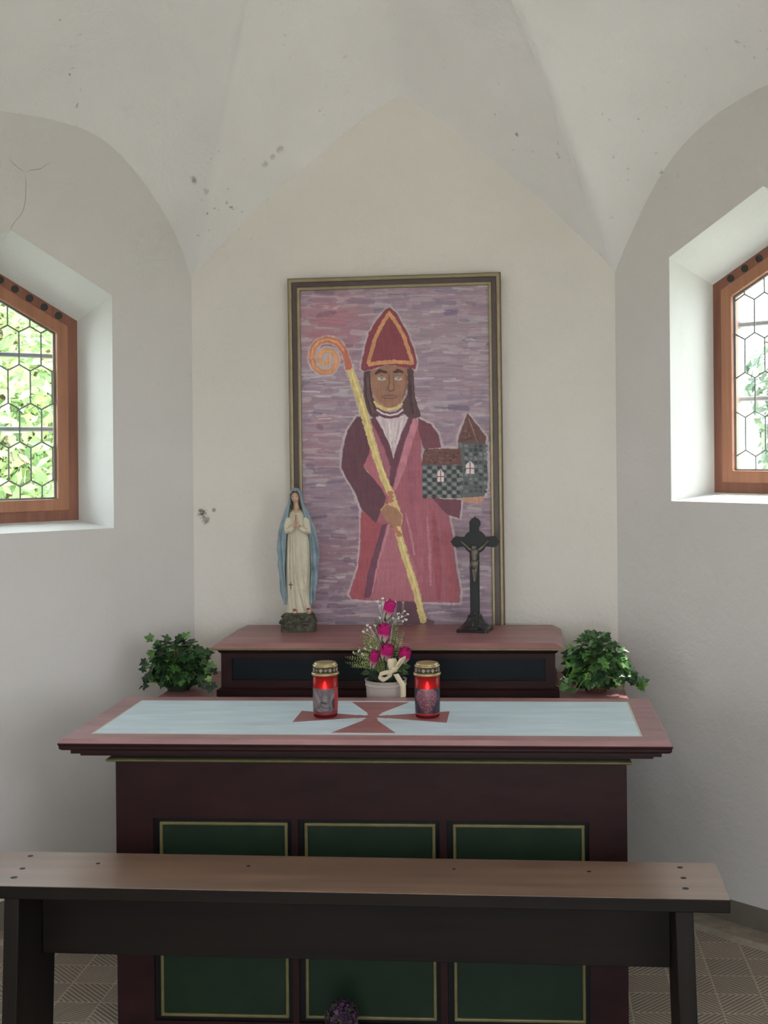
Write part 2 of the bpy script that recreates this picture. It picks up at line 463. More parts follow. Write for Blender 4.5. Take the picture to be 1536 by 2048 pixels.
lw = nt.nodes.new('ShaderNodeLayerWeight'); lw.inputs[0].default_value = .12
mx = nt.nodes.new('ShaderNodeMixShader'); nt.links.new(lw.outputs['Fresnel'], mx.inputs[0]); nt.links.new(tr.outputs[0], mx.inputs[1]); nt.links.new(gl.outputs[0], mx.inputs[2]); nt.links.new(mx.outputs[0], o_.inputs[0])
def clip(poly, a, b):
    t0, t1 = 0.0, 1.0; n = len(poly)
    cx = sum(p[0] for p in poly)/n; cy = sum(p[1] for p in poly)/n
    for k in range(n):
        (x0, y0), (x1, y1) = poly[k], poly[(k+1) % n]
        nx, ny = -(y1-y0), x1-x0
        if (cx-x0)*nx+(cy-y0)*ny < 0: nx, ny = -nx, -ny
        da = (a[0]-x0)*nx+(a[1]-y0)*ny; db = (b[0]-x0)*nx+(b[1]-y0)*ny
        if da < 0 and db < 0: return None
        if da < 0: t0 = max(t0, da/(da-db))
        elif db < 0: t1 = min(t1, da/(da-db))
    if t0 >= t1: return None
    L = lambda t: (a[0]+(b[0]-a[0])*t, a[1]+(b[1]-a[1])*t)
    return L(t0), L(t1)
def window(name, P0, D, Nn, pfr, c, zrow, label, side):
    mp = lambda d: (lambda s, z: P0 + D*s + Nn*d + Vector((0, 0, z)))
    loc = mp(DF)(c, pfr[0][1])
    w = thing(name, label, 'window', loc, kind='structure')
    p1 = inset(pfr, .044); p2 = inset(pfr, .088); po = inset(pfr, -.004)
    bm = BM(); ringprism(bm, po, p1, mp(DF), mp(DF+.06)); bevel(obj('window_frame', bm, M_frame, w), .004)
    bm = BM(); ringprism(bm, inset(pfr, .040), p2, mp(DF-.010), mp(DF+.045)); bevel(obj('window_sash', bm, M_sash, w), .005)
    g = inset(pfr, .083)
    bm = BM(); bm.faces.new([bm.verts.new(mp(DF+.02)(*p)) for p in g]); obj('window_glass', bm, mg, w)
    bm = BM()
    HWX, RP, PT = .0885, .153, .024
    s_lo = min(p[0] for p in g); z_lo = g[0][1]
    ph0 = c
    def seg(a, b, r=.0032):
        q = clip(g, a, b)
        if q: tube(bm, [mp(DF+.016)(*q[0]), mp(DF+.016)(*q[1])], r, 6)
    for r in range(-2, 10):
        zb = zrow + r*RP                   # low vertices of the zig-zag
        off = 0 if r % 2 == 0 else .5
        for k in range(-8, 9):
            s = ph0 + (k+off)*HWX
            seg((s, zb+PT), (s-HWX/2, zb)); seg((s, zb+PT), (s+HWX/2, zb))
            seg((s, zb+PT), (s, zb+RP))
    for k in range(5): seg(g[k], g[(k+1) % 5], .004)
    g2 = inset(g, .008)
    for k in range(5): tube(bm, [mp(DF+.016)(*g2[k]), mp(DF+.016)(*g2[(k+1) % 5])], .0045, 6)
    obj('lead_cames', bm, M_lead, w)
    for zb in (zrow+RP*1.5, zrow+RP*3.46):
        bm = BM(); a = mp(DF+.13)(pfr[0][0]-.01, zb); bb = mp(DF+.13)(pfr[1][0]+.01, zb)
        tube(bm, [a, bb], .010, 8); ball(bm, a.lerp(bb, .05), .018); ball(bm, a.lerp(bb, .95), .018)
        obj('iron_bar', bm, M_iron, w)
    e = inset(pfr, .022)
    for (A, B) in ((e[2], e[3]), (e[4], e[3])):
        for i in range(5):
            t = .16 + i*.17
            s = A[0]+(B[0]-A[0])*t; z = A[1]+(B[1]-A[1])*t
            bm = BM(); q = mp(DF)(s, z)
            prism(bm, [(.015*math.cos(k*math.pi/8), .015*math.sin(k*math.pi/8)) for k in range(16)], lambda x, y: q + D*x + Vector((0, 0, y)) + Nn*.002, lambda x, y: q + D*x + Vector((0, 0, y)) - Nn*.003)
            obj('stud', bm, M_stud, w)
    return w
window('window_1', BLc, DL, NL, Lfr, LC, 1.640, 'brown gabled window with hexagonal leaded panes looking onto green leaves', 'L')
window('window_2', BRc, DR, NR, Rfr, RC, 1.735, 'brown gabled window with hexagonal leaded panes beside a sunlit sill', 'R')

# roof with eaves, keeps the sky off the vault
M_roof = mat('roof_shingle', lin((95, 80, 70)), .9, .2, 30)
bm = BM()
EV = .12
pl = [Vector((-XN-.5-EV, YFRONT-.8, 0)), PL + Vector((-.5-EV, .2, 0)), BLc + NL*(WT+EV) + Vector((0.1, .25, 0)), BRc + NR*(WT+EV) + Vector((-.1, .25, 0)), PR + Vector((.5+EV, .2, 0)), Vector((XN+.5+EV, YFRONT-.8, 0))]
ZE = 3.08
eb = [bm.verts.new((p.x, p.y, ZE)) for p in pl]; et = [bm.verts.new((p.x, p.y, ZE+.12)) for p in pl]
ap = [bm.verts.new((0, YFRONT-.8, 5.6)), bm.verts.new((0, 3.4, 5.6))]
inn = [Vector((-XN-.02, YFRONT-.8, 0)), PL, BLc, BRc, PR, Vector((XN+.02, YFRONT-.8, 0))]
inn = [q + (p-q).normalized()*.30 for p, q in zip(pl, inn)]
ib = [bm.verts.new((p.x, p.y, ZE)) for p in inn]
for i in range(5):
    bm.faces.new((eb[i], eb[i+1], et[i+1], et[i])); bm.faces.new((eb[i], ib[i], ib[i+1], eb[i+1]))
bm.faces.new((et[0], et[1], ap[1], ap[0]))
for i in range(1, 4): bm.faces.new((et[i], et[i+1], ap[1]))
bm.faces.new((et[4], et[5], ap[0], ap[1])); bm.faces.new((et[5], et[0], ap[0])); bm.faces.new((eb[0], et[0], et[5], eb[5]))
tag(obj('roof', bm, M_roof), 'shingled chapel roof with eaves over the windows', 'roof', kind='structure')

# ------------------------------------------------------------------ altar
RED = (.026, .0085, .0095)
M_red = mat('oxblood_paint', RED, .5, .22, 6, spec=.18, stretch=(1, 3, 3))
M_redtop = mat('oxblood_paint_lit', (.30, .135, .14), .40, .2, 7, spec=.5, stretch=(.6, 2, 2))  # lighter copy of the oxblood: light on upward faces put into the colour
M_slabtop = mat('rose_brown_paint_lit', (.35, .19, .20), .38, .2, 7, spec=.5, stretch=(.6, 2, 2))  # slab top in a paler copy, its brightness under the light painted in
M_black = mat('black_paint', (.005, .0055, .006), .5, .1, spec=.25)
M_gold = mat('dull_gold_paint', lin((112, 104, 68)), .45, .15, 20, metal=.25)
M_green = mat('green_paint', (.0085, .022, .0105), .55, .15, 10, spec=.25)
M_navy = mat('navy_paint', (.005, .009, .013), .55, .15, 10, spec=.2)
M_blue = mat('pale_blue_paint', lin((206, 226, 238)), .40, .09, 9, stretch=(.5, 2.4, 2.4), spec=.5)
M_rose = mat('rose_paint', lin((158, 104, 106)), .45, .14, 16, stretch=(.5, 2, 2))
M_cream = mat('cream_line', lin((196, 196, 186)), .5, .05)
TZ = .92
altar = thing('altar', 'dark red wooden altar table with pale blue top panel and green front panels', 'altar', (0, 4.05, 0))
YB = 4.30
# slab
bm = BM()
def rc(o, z, yb=YB): return (-.912+o, .912-o, 3.655+o, yb, z)
stack(bm, [rc(.010, .884), rc(.003, .889), rc(.003, .898), rc(0, .902), rc(0, .907), rc(.012, .920, YB-.012)])
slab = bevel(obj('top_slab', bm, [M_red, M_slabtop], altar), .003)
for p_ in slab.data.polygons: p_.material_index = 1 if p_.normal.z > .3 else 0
bm = BM()
stack(bm, [rc(.052, .858), rc(.052, .869), rc(.030, .869), rc(.030, .884)]); bevel(obj('cornice', bm, M_red, altar), .0015)
bm = BM()
zg1 = .826
stack(bm, [rc(.122, .835), rc(.125, .842), rc(.120, .850), rc(.105, .857), rc(.10, .858)]); obj('cove_molding', bm, M_black, altar)
bm = BM(); stack(bm, [rc(.125, .823), rc(.112, .825), rc(.108, .829), rc(.112, .834), rc(.122, .836)]); bevel(obj('gilt_bead', bm, M_gold, altar), .002)
# painted panel and cross on the slab
def flat(bm, poly, z, th=.0005):
    prism(bm, poly, lambda x, y: Vector((x, y, z)), lambda x, y: Vector((x, y, z+th)))
XP0, XP1, YP0, YP1 = -.832, .830, 3.728, 4.226
bm = BM(); flat(bm, [(XP0, YP0), (XP1, YP0), (XP1, YP1), (XP0, YP1)], TZ); pan = obj('painted_panel', bm, M_blue, slab)
bm = BM()
w_ = .006
pq = [(XP0, YP0), (XP1, YP0), (XP1, YP1), (XP0, YP1)]
ringprism(bm, pq, inset(pq, w_), lambda x, y: Vector((x, y, TZ+.0005)), lambda x, y: Vector((x, y, TZ+.0008)))
bl = obj('border_line', bm, M_cream, slab)
bm = BM()
cx, cy = -.004, 3.980
for k in range(4):
    a = k*math.pi/2
    L_ = .243 if k % 2 == 0 else .228; wd = .085 if k % 2 == 0 else .098
    P_ = [(.012, -.010), (.05, -.026), (.05, -.020), (L_, -wd), (L_, wd), (.05, .020), (.05, .026), (.012, .010)]
    pl_ = [(cx + x*math.cos(a) - y*math.sin(a), cy + x*math.sin(a) + y*math.cos(a)) for x, y in P_]
    flat(bm, pl_, TZ+.0005, .0002+.00004*k)
flat(bm, [(cx+.030*math.cos(k*math.pi/6), cy+.030*math.sin(k*math.pi/6)) for k in range(12)], TZ+.0005, .0005)
cr = obj('painted_cross', bm, M_rose, slab)
# body with three framed panels
YF = 3.80
BX0, BX1 = at_y(232, 1600, YF).x, at_y(1254, 1600, YF).x
zt = at_y(740, 1647, YF).z
cols = [(at_y(a, 1650, YF).x, at_y(b_, 1650, YF).x) for a, b_ in ((306, 583), (596, 879), (893, 1178))]
zp1 = at_y(740, 1640, YF).z; zp0 = at_y(740, 2049, YF).z
bm = BM()
xs = [BX0] + [v_ for c_ in cols for v_ in c_] + [BX1]
box(bm, BX0, BX1, YF+.02, 4.62, .0, .84)
box(bm, BX0, BX1, YF, YF+.02, zp1, .84); box(bm, BX0, BX1, YF, YF+.02, 0, zp0)
for i in range(0, len(xs), 2): box(bm, xs[i], xs[i+1], YF, YF+.02, zp0, zp1)
obj('altar_body', bm, M_red, altar)
for (a, b_) in cols:
    bm = BM(); box(bm, a, b_, YF+.014, YF+.0195, zp0, zp1)
    pn = obj('front_panel', bm, M_black, altar)
    ia, ib_, iz0, iz1 = a+.019, b_-.013, zp0+.012, zp1-.012
    bm = BM()
    rect = lambda q: [(ia+q, iz0+q), (ib_-q, iz0+q), (ib_-q, iz1-q), (ia+q, iz1-q)]
    ringprism(bm, rect(0), rect(.010), lambda x, z: Vector((x, YF+.002, z)), lambda x, z: Vector((x, YF+.015, z)))
    g1 = obj('gilt_frame', bm, M_gold, altar); bevel(g1, .003)
    bm = BM(); box(bm, ia+.008, ib_-.008, YF+.009, YF+.0138, iz0+.008, iz1-.008); g2 = obj('green_panel', bm, M_green, altar)
    for o in (g1, g2): o.parent = pn; o.matrix_parent_inverse = Matrix.Identity(4)
# lower shelf behind the slab
bm = BM(); stack(bm, [(-.857, .857, 4.3005, 5.005, .82), (-.857, .857, 4.3005, 5.005, .872), (-.850, .850, 4.3005, 5.005, .880)])
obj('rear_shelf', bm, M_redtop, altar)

# ------------------------------------------------------------------ retable step
ret = thing('retable_step', 'low dark red plinth box with gilt lip and navy panel behind the altar table', 'plinth', (-.02, 4.75, .88))
bm = BM(); RY = 4.505
RX0, RX1 = -.622, .594
stack(bm, [(RX0-.014, RX1+.014, RY-.014, 4.95, .8805), (RX0-.014, RX1+.014, RY-.014, 4.95, .904), (RX0-.004, RX1+.004, RY-.004, 4.95, .909), (RX0, RX1, RY, 4.95, .911), (RX0, RX1, RY, 4.95, .938)])
for q in ((RX0, -.582, RY, RY+.02), (.558, RX1, RY, RY+.02)): box(bm, q[0], q[1], q[2], q[3], .938, 1.018)
stack(bm, [(RX0, RX1, RY, 4.95, 1.018), (RX0, RX1, RY, 4.95, 1.036), (RX0-.006, RX1+.006, RY-.006, 4.95, 1.040), (RX0-.010, RX1+.010, RY-.010, 4.95, 1.047), (RX0-.022, RX1+.022, RY-.022, 4.95, 1.0525)])
box(bm, RX0, RX1, RY+.02, 4.95, .938, 1.018)
obj('box_body', bm, M_red, ret)
bm = BM(); box(bm, -.582, .558, RY+.012, RY+.02, .938, 1.018); obj('navy_panel', bm, M_navy, ret)
bm = BM(); stack(bm, [(-.658, .627, 4.468, 4.955, 1.0525), (-.658, .627, 4.468, 4.955, 1.060)]); bevel(obj('gilt_lip', bm, M_gold, ret), .0015)
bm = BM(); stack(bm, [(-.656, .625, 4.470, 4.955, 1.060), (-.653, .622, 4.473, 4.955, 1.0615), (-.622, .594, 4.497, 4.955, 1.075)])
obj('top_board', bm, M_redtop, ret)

# ------------------------------------------------------------------ painting
PYF = 4.985
pnt = thing('framed_painting', 'framed naive painting of a bishop in red holding a yellow crozier and small grey church', 'painting', (-.02, PYF, 1.076))
def c1(x, y):                                # a point of the painted picture, in its own plane
    p = at_y(560 + x/3.268, 530 + y/3.268, PYF); return p.x, p.z
out_q = [at_y(*p, PYF) for p in ((584.5, 1252), (1010, 1248), (1001, 544.5), (575.3, 558))]
q0 = [(p.x, p.z) for p in out_q]
q0[0] = (q0[0][0]+.0005, 1.022); q0[1] = (q0[1][0]+.0005, 1.022)
M_fr = mat('frame_dark', lin((84, 66, 66)), .4, .12, 18, spec=.5)
M_fred = mat('frame_red_edge', lin((105, 62, 64)), .5, .1)
M_fgold = mat('frame_gold', lin((152, 140, 110)), .38, .12, 25, metal=.35)
def frame_ring(name, w0, w1, y0, y1, m_, par=pnt, bw=.002):
    bm = BM(); ringprism(bm, inset(q0, w0), inset(q0, w1), lambda x, z: Vector((x, y0, z)), lambda x, z: Vector((x, y1, z)))
    return bevel(obj(name, bm, m_, par), bw)
frame_ring('frame_side', 0, .004, PYF-.008, 5.015, M_fred)
frame_ring('outer_gilt_strip', .003, .018, PYF-.018, 5.0, M_fgold, bw=.005)
frame_ring('dark_frame', .017, .038, PYF-.010, 5.0, M_fr)
frame_ring('inner_gilt_strip', .037, .050, PYF-.014, 5.0, M_fgold, bw=.004)
import numpy as np
GX0, GX1, GY0, GY1, GS = 112.0, 1424.0, 88.0, 2560.0, 3.1
GW, GH = int((GX1-GX0)/GS)+1, int((GY1-GY0)/GS)+1
IMG = np.zeros((GH, GW, 3)); rng = np.random.default_rng(5)
def streak(lx, ly, amp):
    """paint texture: noise drawn out along one direction"""
    n_ = rng.normal(size=(GH, GW))
    for ax, k in ((1, lx), (0, ly)):
        if k > 1:
            c_ = np.cumsum(np.concatenate([n_, np.take(n_, range(k), axis=ax)], axis=ax), axis=ax)
            n_ = (np.take(c_, range(k, k+n_.shape[ax]), axis=ax) - np.take(c_, range(n_.shape[ax]), axis=ax))
    n_ /= n_.std(); return 1 + amp*np.clip(n_, -2.2, 2.2)
TEXH, TEXV = streak(26, 2, .05), streak(3, 22, .045)
def fill(pts, col, tex=None, alpha=1.0):
    P_ = np.array(pts); x0, x1 = P_[:, 0].min(), P_[:, 0].max(); y0, y1 = P_[:, 1].min(), P_[:, 1].max()
    i0, i1 = max(0, int((x0-GX0)/GS)), min(GW, int((x1-GX0)/GS)+2); j0, j1 = max(0, int((y0-GY0)/GS)), min(GH, int((y1-GY0)/GS)+2)
    if i1 <= i0 or j1 <= j0: return
    X, Y = np.meshgrid(GX0+GS*np.arange(i0, i1), GY0+GS*np.arange(j0, j1))
    ins = np.zeros(X.shape, bool)
    for k in range(len(pts)):
        (ax_, ay), (bx, by) = pts[k], pts[(k+1) % len(pts)]
        if ay == by: continue
        c_ = (ay > Y) != (by > Y)
        ins ^= c_ & (X < (bx-ax_)*(Y-ay)/(by-ay)+ax_)
    t_ = (TEXV if tex is None else tex)[j0:j1, i0:i1][ins][:, None]
    R_ = IMG[j0:j1, i0:i1]
    R_[ins] = R_[ins]*(1-alpha) + np.array(lin(col))[None]*t_*alpha
def wob(pts, a=4, n=8):
    """slightly unsteady brush edge"""
    out = []
    for k, p in enumerate(pts):
        q = pts[(k+1) % len(pts)]
        L_ = math.hypot(q[0]-p[0], q[1]-p[1]); m_ = max(1, int(L_/22))
        for i in range(m_):
            t = i/m_
            out.append((p[0]+(q[0]-p[0])*t + random.uniform(-a, a), p[1]+(q[1]-p[1])*t + random.uniform(-a, a)))
    return out
def poly(pts, col, a=3):
    fill(wob(pts, a) if a else pts, col)
def stroke(pts, w, col, a=2, cols=None):
    W_ = w if isinstance(w, (list, tuple)) else [w]*len(pts)
    rs = []
    for k in range(len(pts)-1):
        L_ = math.hypot(pts[k+1][0]-pts[k][0], pts[k+1][1]-pts[k][1]); m_ = max(1, int(L_/12))
        for i in range(m_):
            t = i/m_; rs.append((pts[k][0]+(pts[k+1][0]-pts[k][0])*t, pts[k][1]+(pts[k+1][1]-pts[k][1])*t, W_[k]+(W_[k+1]-W_[k])*t))
    rs.append((*pts[-1], W_[-1])); ed = []
    for k, (x, y, ww) in enumerate(rs):
        p, q = rs[max(0, k-1)], rs[min(len(rs)-1, k+1)]
        dx, dy = q[0]-p[0], q[1]-p[1]; n_ = math.hypot(dx, dy) or 1
        nx, ny = -dy/n_, dx/n_; h1, h2 = ww/2 + random.uniform(-a, a), ww/2 + random.uniform(-a, a)
        ed.append(((x+nx*h1, y+ny*h1), (x-nx*h2, y-ny*h2)))
    g = 1.0
    for k in range(len(ed)-1):
        t = k/max(1, len(ed)-1)
        c = tuple(a_+(b_-a_)*t for a_, b_ in zip(*cols)) if cols else col
        if k % 3 == 0: g = random.uniform(.965, 1.035)
        fill([ed[k][0], ed[k+1][0], ed[k+1][1], ed[k][1]], tuple(v_*g for v_ in c))
        if k: 
            x, y, ww = rs[k]; r_ = ww*.46
            fill([(x+r_*math.cos(i*.7854), y+r_*math.sin(i*.7854)) for i in range(8)], tuple(v_*g for v_ in c))
def ell(c, rx, ry, col, a=0):
    poly([(c[0]+rx*math.cos(k*math.pi/10), c[1]+ry*math.sin(k*math.pi/10)) for k in range(20)], col, a)
# ground: many horizontal brush marks
fill([(0, 0), (1600, 0), (1600, 2600), (0, 2600)], (142, 118, 134), TEXH)
def bgcol(x, y):
    r = random.random()
    pink = max(0, 1-math.hypot((x-330)/330, (y-400)/330)) + .5*max(0, 1-math.hypot((x-250)/230, (y-1150)/330)) + .35*max(0, 1-abs(y-1900)/500)*(x < 600)
    base = [(142, 118, 134), (136, 112, 130), (150, 128, 142), (126, 106, 126), (140, 114, 128)][int(r*5)]
    t = min(1, pink*1.35); tgt = (152, 96, 110)
    c = [b_+(g-b_)*t for b_, g in zip(base, tgt)]
    d = max(0, min(1, (y-900)/1300)); c = [v_*(1-.12*d) for v_ in c]
    if random.random() < .12: c = [v_*1.0+.38*(186-v_) for v_ in c]
    if random.random() < .10: c = [c[0]*.82, c[1]*.84, c[2]*.92]
    return tuple(c)
for k in range(2400):
    x = random.uniform(110, 1420); y = random.uniform(90, 2550)
    L_ = random.uniform(50, 210); h = random.uniform(10, 38)
    x0, x1 = x-L_/2, x+L_/2; d = random.uniform(-6, 6); c = bgcol(x, y); al = .75
    if random.random() < .16:
        c = tuple(v_+.36*(205-v_) for v_ in c); h *= .45; L_ *= .7
    fill([(x0, y+d), (x0+12, y-h/2+d), (x1-12, y-h/2-d), (x1, y-d), (x1-14, y+h/2-d), (x0+10, y+h/2+d)], c, TEXH, al)
HALO = (164, 146, 152)
robe_out = [(600, 1000), (500, 985), (435, 1080), (402, 1200), (396, 1330), (430, 1395), (480, 1470), (522, 1600), (522, 1800), (506, 1980), (446, 2150), (468, 2188), (560, 2198), (760, 2203), (1000, 2210), (1182, 2215), (1188, 2130), (1160, 1980), (1136, 1790), (1112, 1640), (1180, 1660), (1192, 1530), (1000, 1500), (1062, 1190), (1040, 1105), (990, 1035), (900, 1000)]
stroke(robe_out + [robe_out[0]], 15, HALO, 6)
mitre = [(715, 275), (755, 305), (820, 420), (870, 530), (896, 640), (884, 684), (830, 670), (700, 652), (600, 682), (552, 698), (528, 680), (540, 600), (582, 440), (632, 360), (690, 292)]
stroke(mitre + [mitre[0]], 22, HALO, 7)
spiral = [(452, 680), (440, 630), (418, 560), (375, 505), (315, 485), (255, 500), (215, 545), (205, 610), (225, 668), (275, 702), (330, 698), (366, 655), (370, 605), (340, 565), (295, 558), (262, 585), (258, 625), (285, 650), (318, 640), (322, 612), (300, 600)]
staff = [(448, 655), (490, 780), (530, 900), (565, 1030), (600, 1150), (635, 1270), (680, 1400), (722, 1490), (760, 1590), (772, 1740), (812, 1885), (880, 2095), (940, 2335)]
stroke(spiral, 58, HALO, 5); stroke(staff[:5], 62, HALO, 5)
ch_out = [(1225, 962), (1352, 1120), (1368, 1400), (1345, 1505), (1190, 1532), (925, 1524), (918, 1290), (950, 1196), (1158, 1192), (1160, 1110)]
stroke(ch_out + [ch_out[0]], 16, HALO, 4)
# legs and shoes
poly([(762, 2195), (800, 2195), (802, 2340), (758, 2340)], (92, 62, 74)); poly([(815, 2195), (880, 2195), (925, 2300), (1012, 2328), (1005, 2350), (800, 2350)], (92, 58, 70))
# robe
poly(robe_out[:1] + [(560, 1240), (545, 1310), (690, 1520), (650, 1600), (530, 1610), (525, 1800), (510, 1980), (452, 2150), (470, 2184), (560, 2192), (760, 2197), (1000, 2203), (1174, 2208), (1180, 2130), (1152, 1980), (1130, 1790), (1105, 1640), (1100, 1560), (1000, 1500), (930, 1380), (920, 1200), (930, 1080), (880, 1000)], (150, 76, 92))
poly([(530, 1610), (640, 1690), (690, 1690), (640, 1900), (560, 2188), (470, 2182), (452, 2150), (510, 1980), (526, 1800)], (152, 64, 76))
poly([(700, 1700), (790, 1740), (900, 2000), (900, 2195), (610, 2190), (650, 1950)], (162, 88, 104), 8)
for (a, b_, w, c) in (((900, 1560), (920, 2180), 46, (158, 82, 96)), ((1000, 1600), (1040, 2190), 50, (146, 66, 78)), ((1070, 1680), (1120, 2190), 40, (154, 72, 82)), ((850, 1250), (860, 1560), 60, (142, 72, 92)), ((960, 1640), (985, 2100), 22, (168, 98, 112)), ((820, 1620), (880, 1900), 20, (170, 104, 118))):
    stroke([a, ((a[0]+b_[0])/2+6, (a[1]+b_[1])/2), b_], [w*.4, w, w*.5], c, 4)
poly([(668, 1700), (702, 1688), (645, 1920), (594, 2174), (545, 2174), (578, 1990)], (104, 56, 78))
poly([(705, 1690), (722, 1700), (650, 1950), (612, 2120), (600, 2174), (592, 2174), (640, 1930)], (172, 108, 122))
poly([(582, 1212), (606, 1185), (705, 1440), (692, 1508), (610, 1400), (546, 1310)], (166, 84, 100))
# white breast and lapels
poly([(622, 1000), (650, 985), (720, 988), (820, 985), (858, 1000), (815, 1110), (770, 1220), (744, 1310), (715, 1250), (670, 1120)], (182, 162, 168))
for k in range(14):
    x = random.uniform(660, 800); stroke([(x, 1010+random.uniform(0, 40)), (735+(x-735)*.4, 1180+random.uniform(-30, 60))], 10, random.choice([(190, 172, 176), (172, 150, 158), (196, 180, 182)]), 2)
stroke([(606, 1000), (650, 1080), (700, 1190), (748, 1345)], [34, 40, 40, 30], (102, 54, 74)); stroke([(600, 1060), (650, 1190), (705, 1330), (735, 1430)], [18, 26, 24, 14], (150, 84, 104))
stroke([(862, 1000), (815, 1110), (775, 1220), (740, 1345), (725, 1450)], [44, 46, 42, 40, 30], (100, 54, 72)); stroke([(890, 1010), (835, 1180), (795, 1330), (748, 1470)], [44, 48, 42, 20], (176, 104, 122))
# sleeves
poly([(560, 995), (505, 990), (442, 1080), (412, 1200), (402, 1320), (432, 1390), (482, 1470), (535, 1600), (628, 1688), (668, 1590), (694, 1520), (650, 1440), (565, 1345), (548, 1310), (580, 1235), (596, 1160), (590, 1080)], (94, 54, 68))
poly([(900, 1000), (985, 1040), (1040, 1115), (1054, 1196), (945, 1200), (930, 1170), (905, 1080)], (108, 58, 72))
poly([(1000, 1525), (1188, 1534), (1172, 1660), (1090, 1626), (1035, 1572)], (106, 58, 72))
# head
poly([(548, 700), (592, 688), (594, 800), (606, 860), (640, 930), (644, 990), (600, 998), (558, 930), (546, 840)], (84, 58, 64)); poly([(828, 672), (874, 682), (880, 850), (924, 992), (880, 1004), (836, 994), (802, 965), (798, 905), (832, 840)], (86, 60, 66))
for k in range(10):
    x = random.uniform(555, 590); stroke([(x, 720), (x+5, 850), (x+40, 970)], 5, random.choice([(66, 46, 52), (104, 78, 80)]), 1)
    x = random.uniform(838, 868); stroke([(x, 720), (x+2, 850), (x+20, 975)], 5, random.choice([(66, 46, 52), (104, 78, 80)]), 1)
poly([(592, 690), (590, 770), (602, 835), (632, 892), (684, 934), (742, 936), (790, 900), (820, 850), (836, 765), (830, 668), (700, 655)], (144, 98, 78))
stroke([(606, 840), (640, 900), (700, 940)], [10, 22, 14], (160, 112, 88), 2); stroke([(826, 720), (824, 800), (800, 870)], 14, (126, 84, 70), 2)
stroke([(612, 890), (640, 922), (700, 946), (762, 936), (802, 905)], [14, 22, 22, 20, 14], (194, 170, 100), 3)
stroke([(628, 945), (670, 975), (720, 985), (770, 975), (806, 945)], 40, (98, 58, 74), 2); stroke([(632, 945), (672, 972), (720, 982), (770, 972), (804, 944)], 12, (190, 172, 180), 1)
stroke([(622, 714), (650, 692), (702, 702)], [14, 26, 12], (76, 50, 48), 2); stroke([(740, 704), (772, 690), (806, 702)], [12, 26, 12], (76, 50, 48), 2)
for ex in (664, 773):
    ell((ex, 740), 30, 15, (176, 156, 144)); ell((ex+2, 738), 12, 12, (122, 132, 138)); ell((ex+2, 738), 4, 4, (90, 84, 84))
    stroke([(ex-32, 742), (ex, 722), (ex+32, 742)], 5, (112, 78, 66), 1)
stroke([(712, 710), (716, 770), (704, 812), (722, 826), (748, 814)], [6, 8, 8, 8, 6], (104, 68, 58), 1)
stroke([(744, 720), (742, 780), (748, 812)], 6, (116, 76, 64), 1)
ell((716, 862), 52, 13, (108, 68, 60)); ell((716, 862), 44, 7, (142, 96, 84))
# mitre
poly(mitre, (126, 50, 64)); stroke([(575, 650), (622, 480), (666, 390), (714, 312), (760, 380), (812, 470), (866, 640), (740, 632), (640, 640), (575, 652)], 25, (186, 124, 78), 3)
# church
poly([(1165, 1165), (1342, 1160), (1362, 1400), (1340, 1500), (1186, 1522), (1186, 1300), (1162, 1200)], (84, 88, 90)); poly([(926, 1304), (1186, 1306), (1190, 1528), (932, 1518)], (82, 86, 88))
for j in range(8):
    for i in range(8):
        x = 932+i*32; y = 1312+j*27
        if x < 1170: poly([(x, y), (x+26, y+2), (x+27, y+22), (x+2, y+23)], (54, 57, 60) if (i+j) % 2 else random.choice([(122, 126, 126), (110, 114, 116)]), 3)
for j in range(13):
    for i in range(6):
        x = 1172+i*32; y = 1172+j*27
        if x+24 < 1362 and y < 1490: poly([(x, y), (x+23, y+2), (x+24, y+21), (x+2, y+20)], random.choice([(66, 70, 72), (100, 106, 106), (84, 88, 90), (112, 116, 118), (58, 60, 64)]), 3)
poly([(950, 1202), (1180, 1198), (1188, 1306), (920, 1306), (935, 1240)], (100, 64, 62)); poly([(1225, 967), (1346, 1120), (1342, 1164), (1290, 1168), (1162, 1162), (1176, 1100)], (100, 66, 64))
for k in range(60):
    x = random.uniform(945, 1170); y = random.uniform(1212, 1296); ell((x, y), 10, 6, random.choice([(116, 76, 72), (84, 54, 54), (108, 62, 60)]))
for k in range(30):
    y = random.uniform(1060, 1150); x = 1225+random.uniform(-.38, .8)*(y-980)*.6; ell((x, y), 9, 5, random.choice([(116, 78, 74), (84, 56, 56)]))
stroke([(1232, 1000), (1262, 1080), (1290, 1160)], 5, (140, 108, 100), 1)
for (x0, x1, y0, y1) in ((1028, 1070, 1334, 1416), (1214, 1270, 1280, 1364)):
    xm = (x0+x1)/2
    poly([(x0, y1), (x1, y1), (x1, y0+26), (xm, y0), (x0, y0+26)], (200, 182, 184), 2)
    stroke([(xm, y0+6), (xm, y1)], 6, (110, 64, 66), 1); stroke([(x0, (y0+y1)/2+8), (x1, (y0+y1)/2+8)], 6, (110, 64, 66), 1)
ell((1262, 1530), 76, 30, (172, 124, 98), 4); poly([(1186, 1490), (1345, 1485), (1335, 1512), (1190, 1520)], (84, 88, 90))
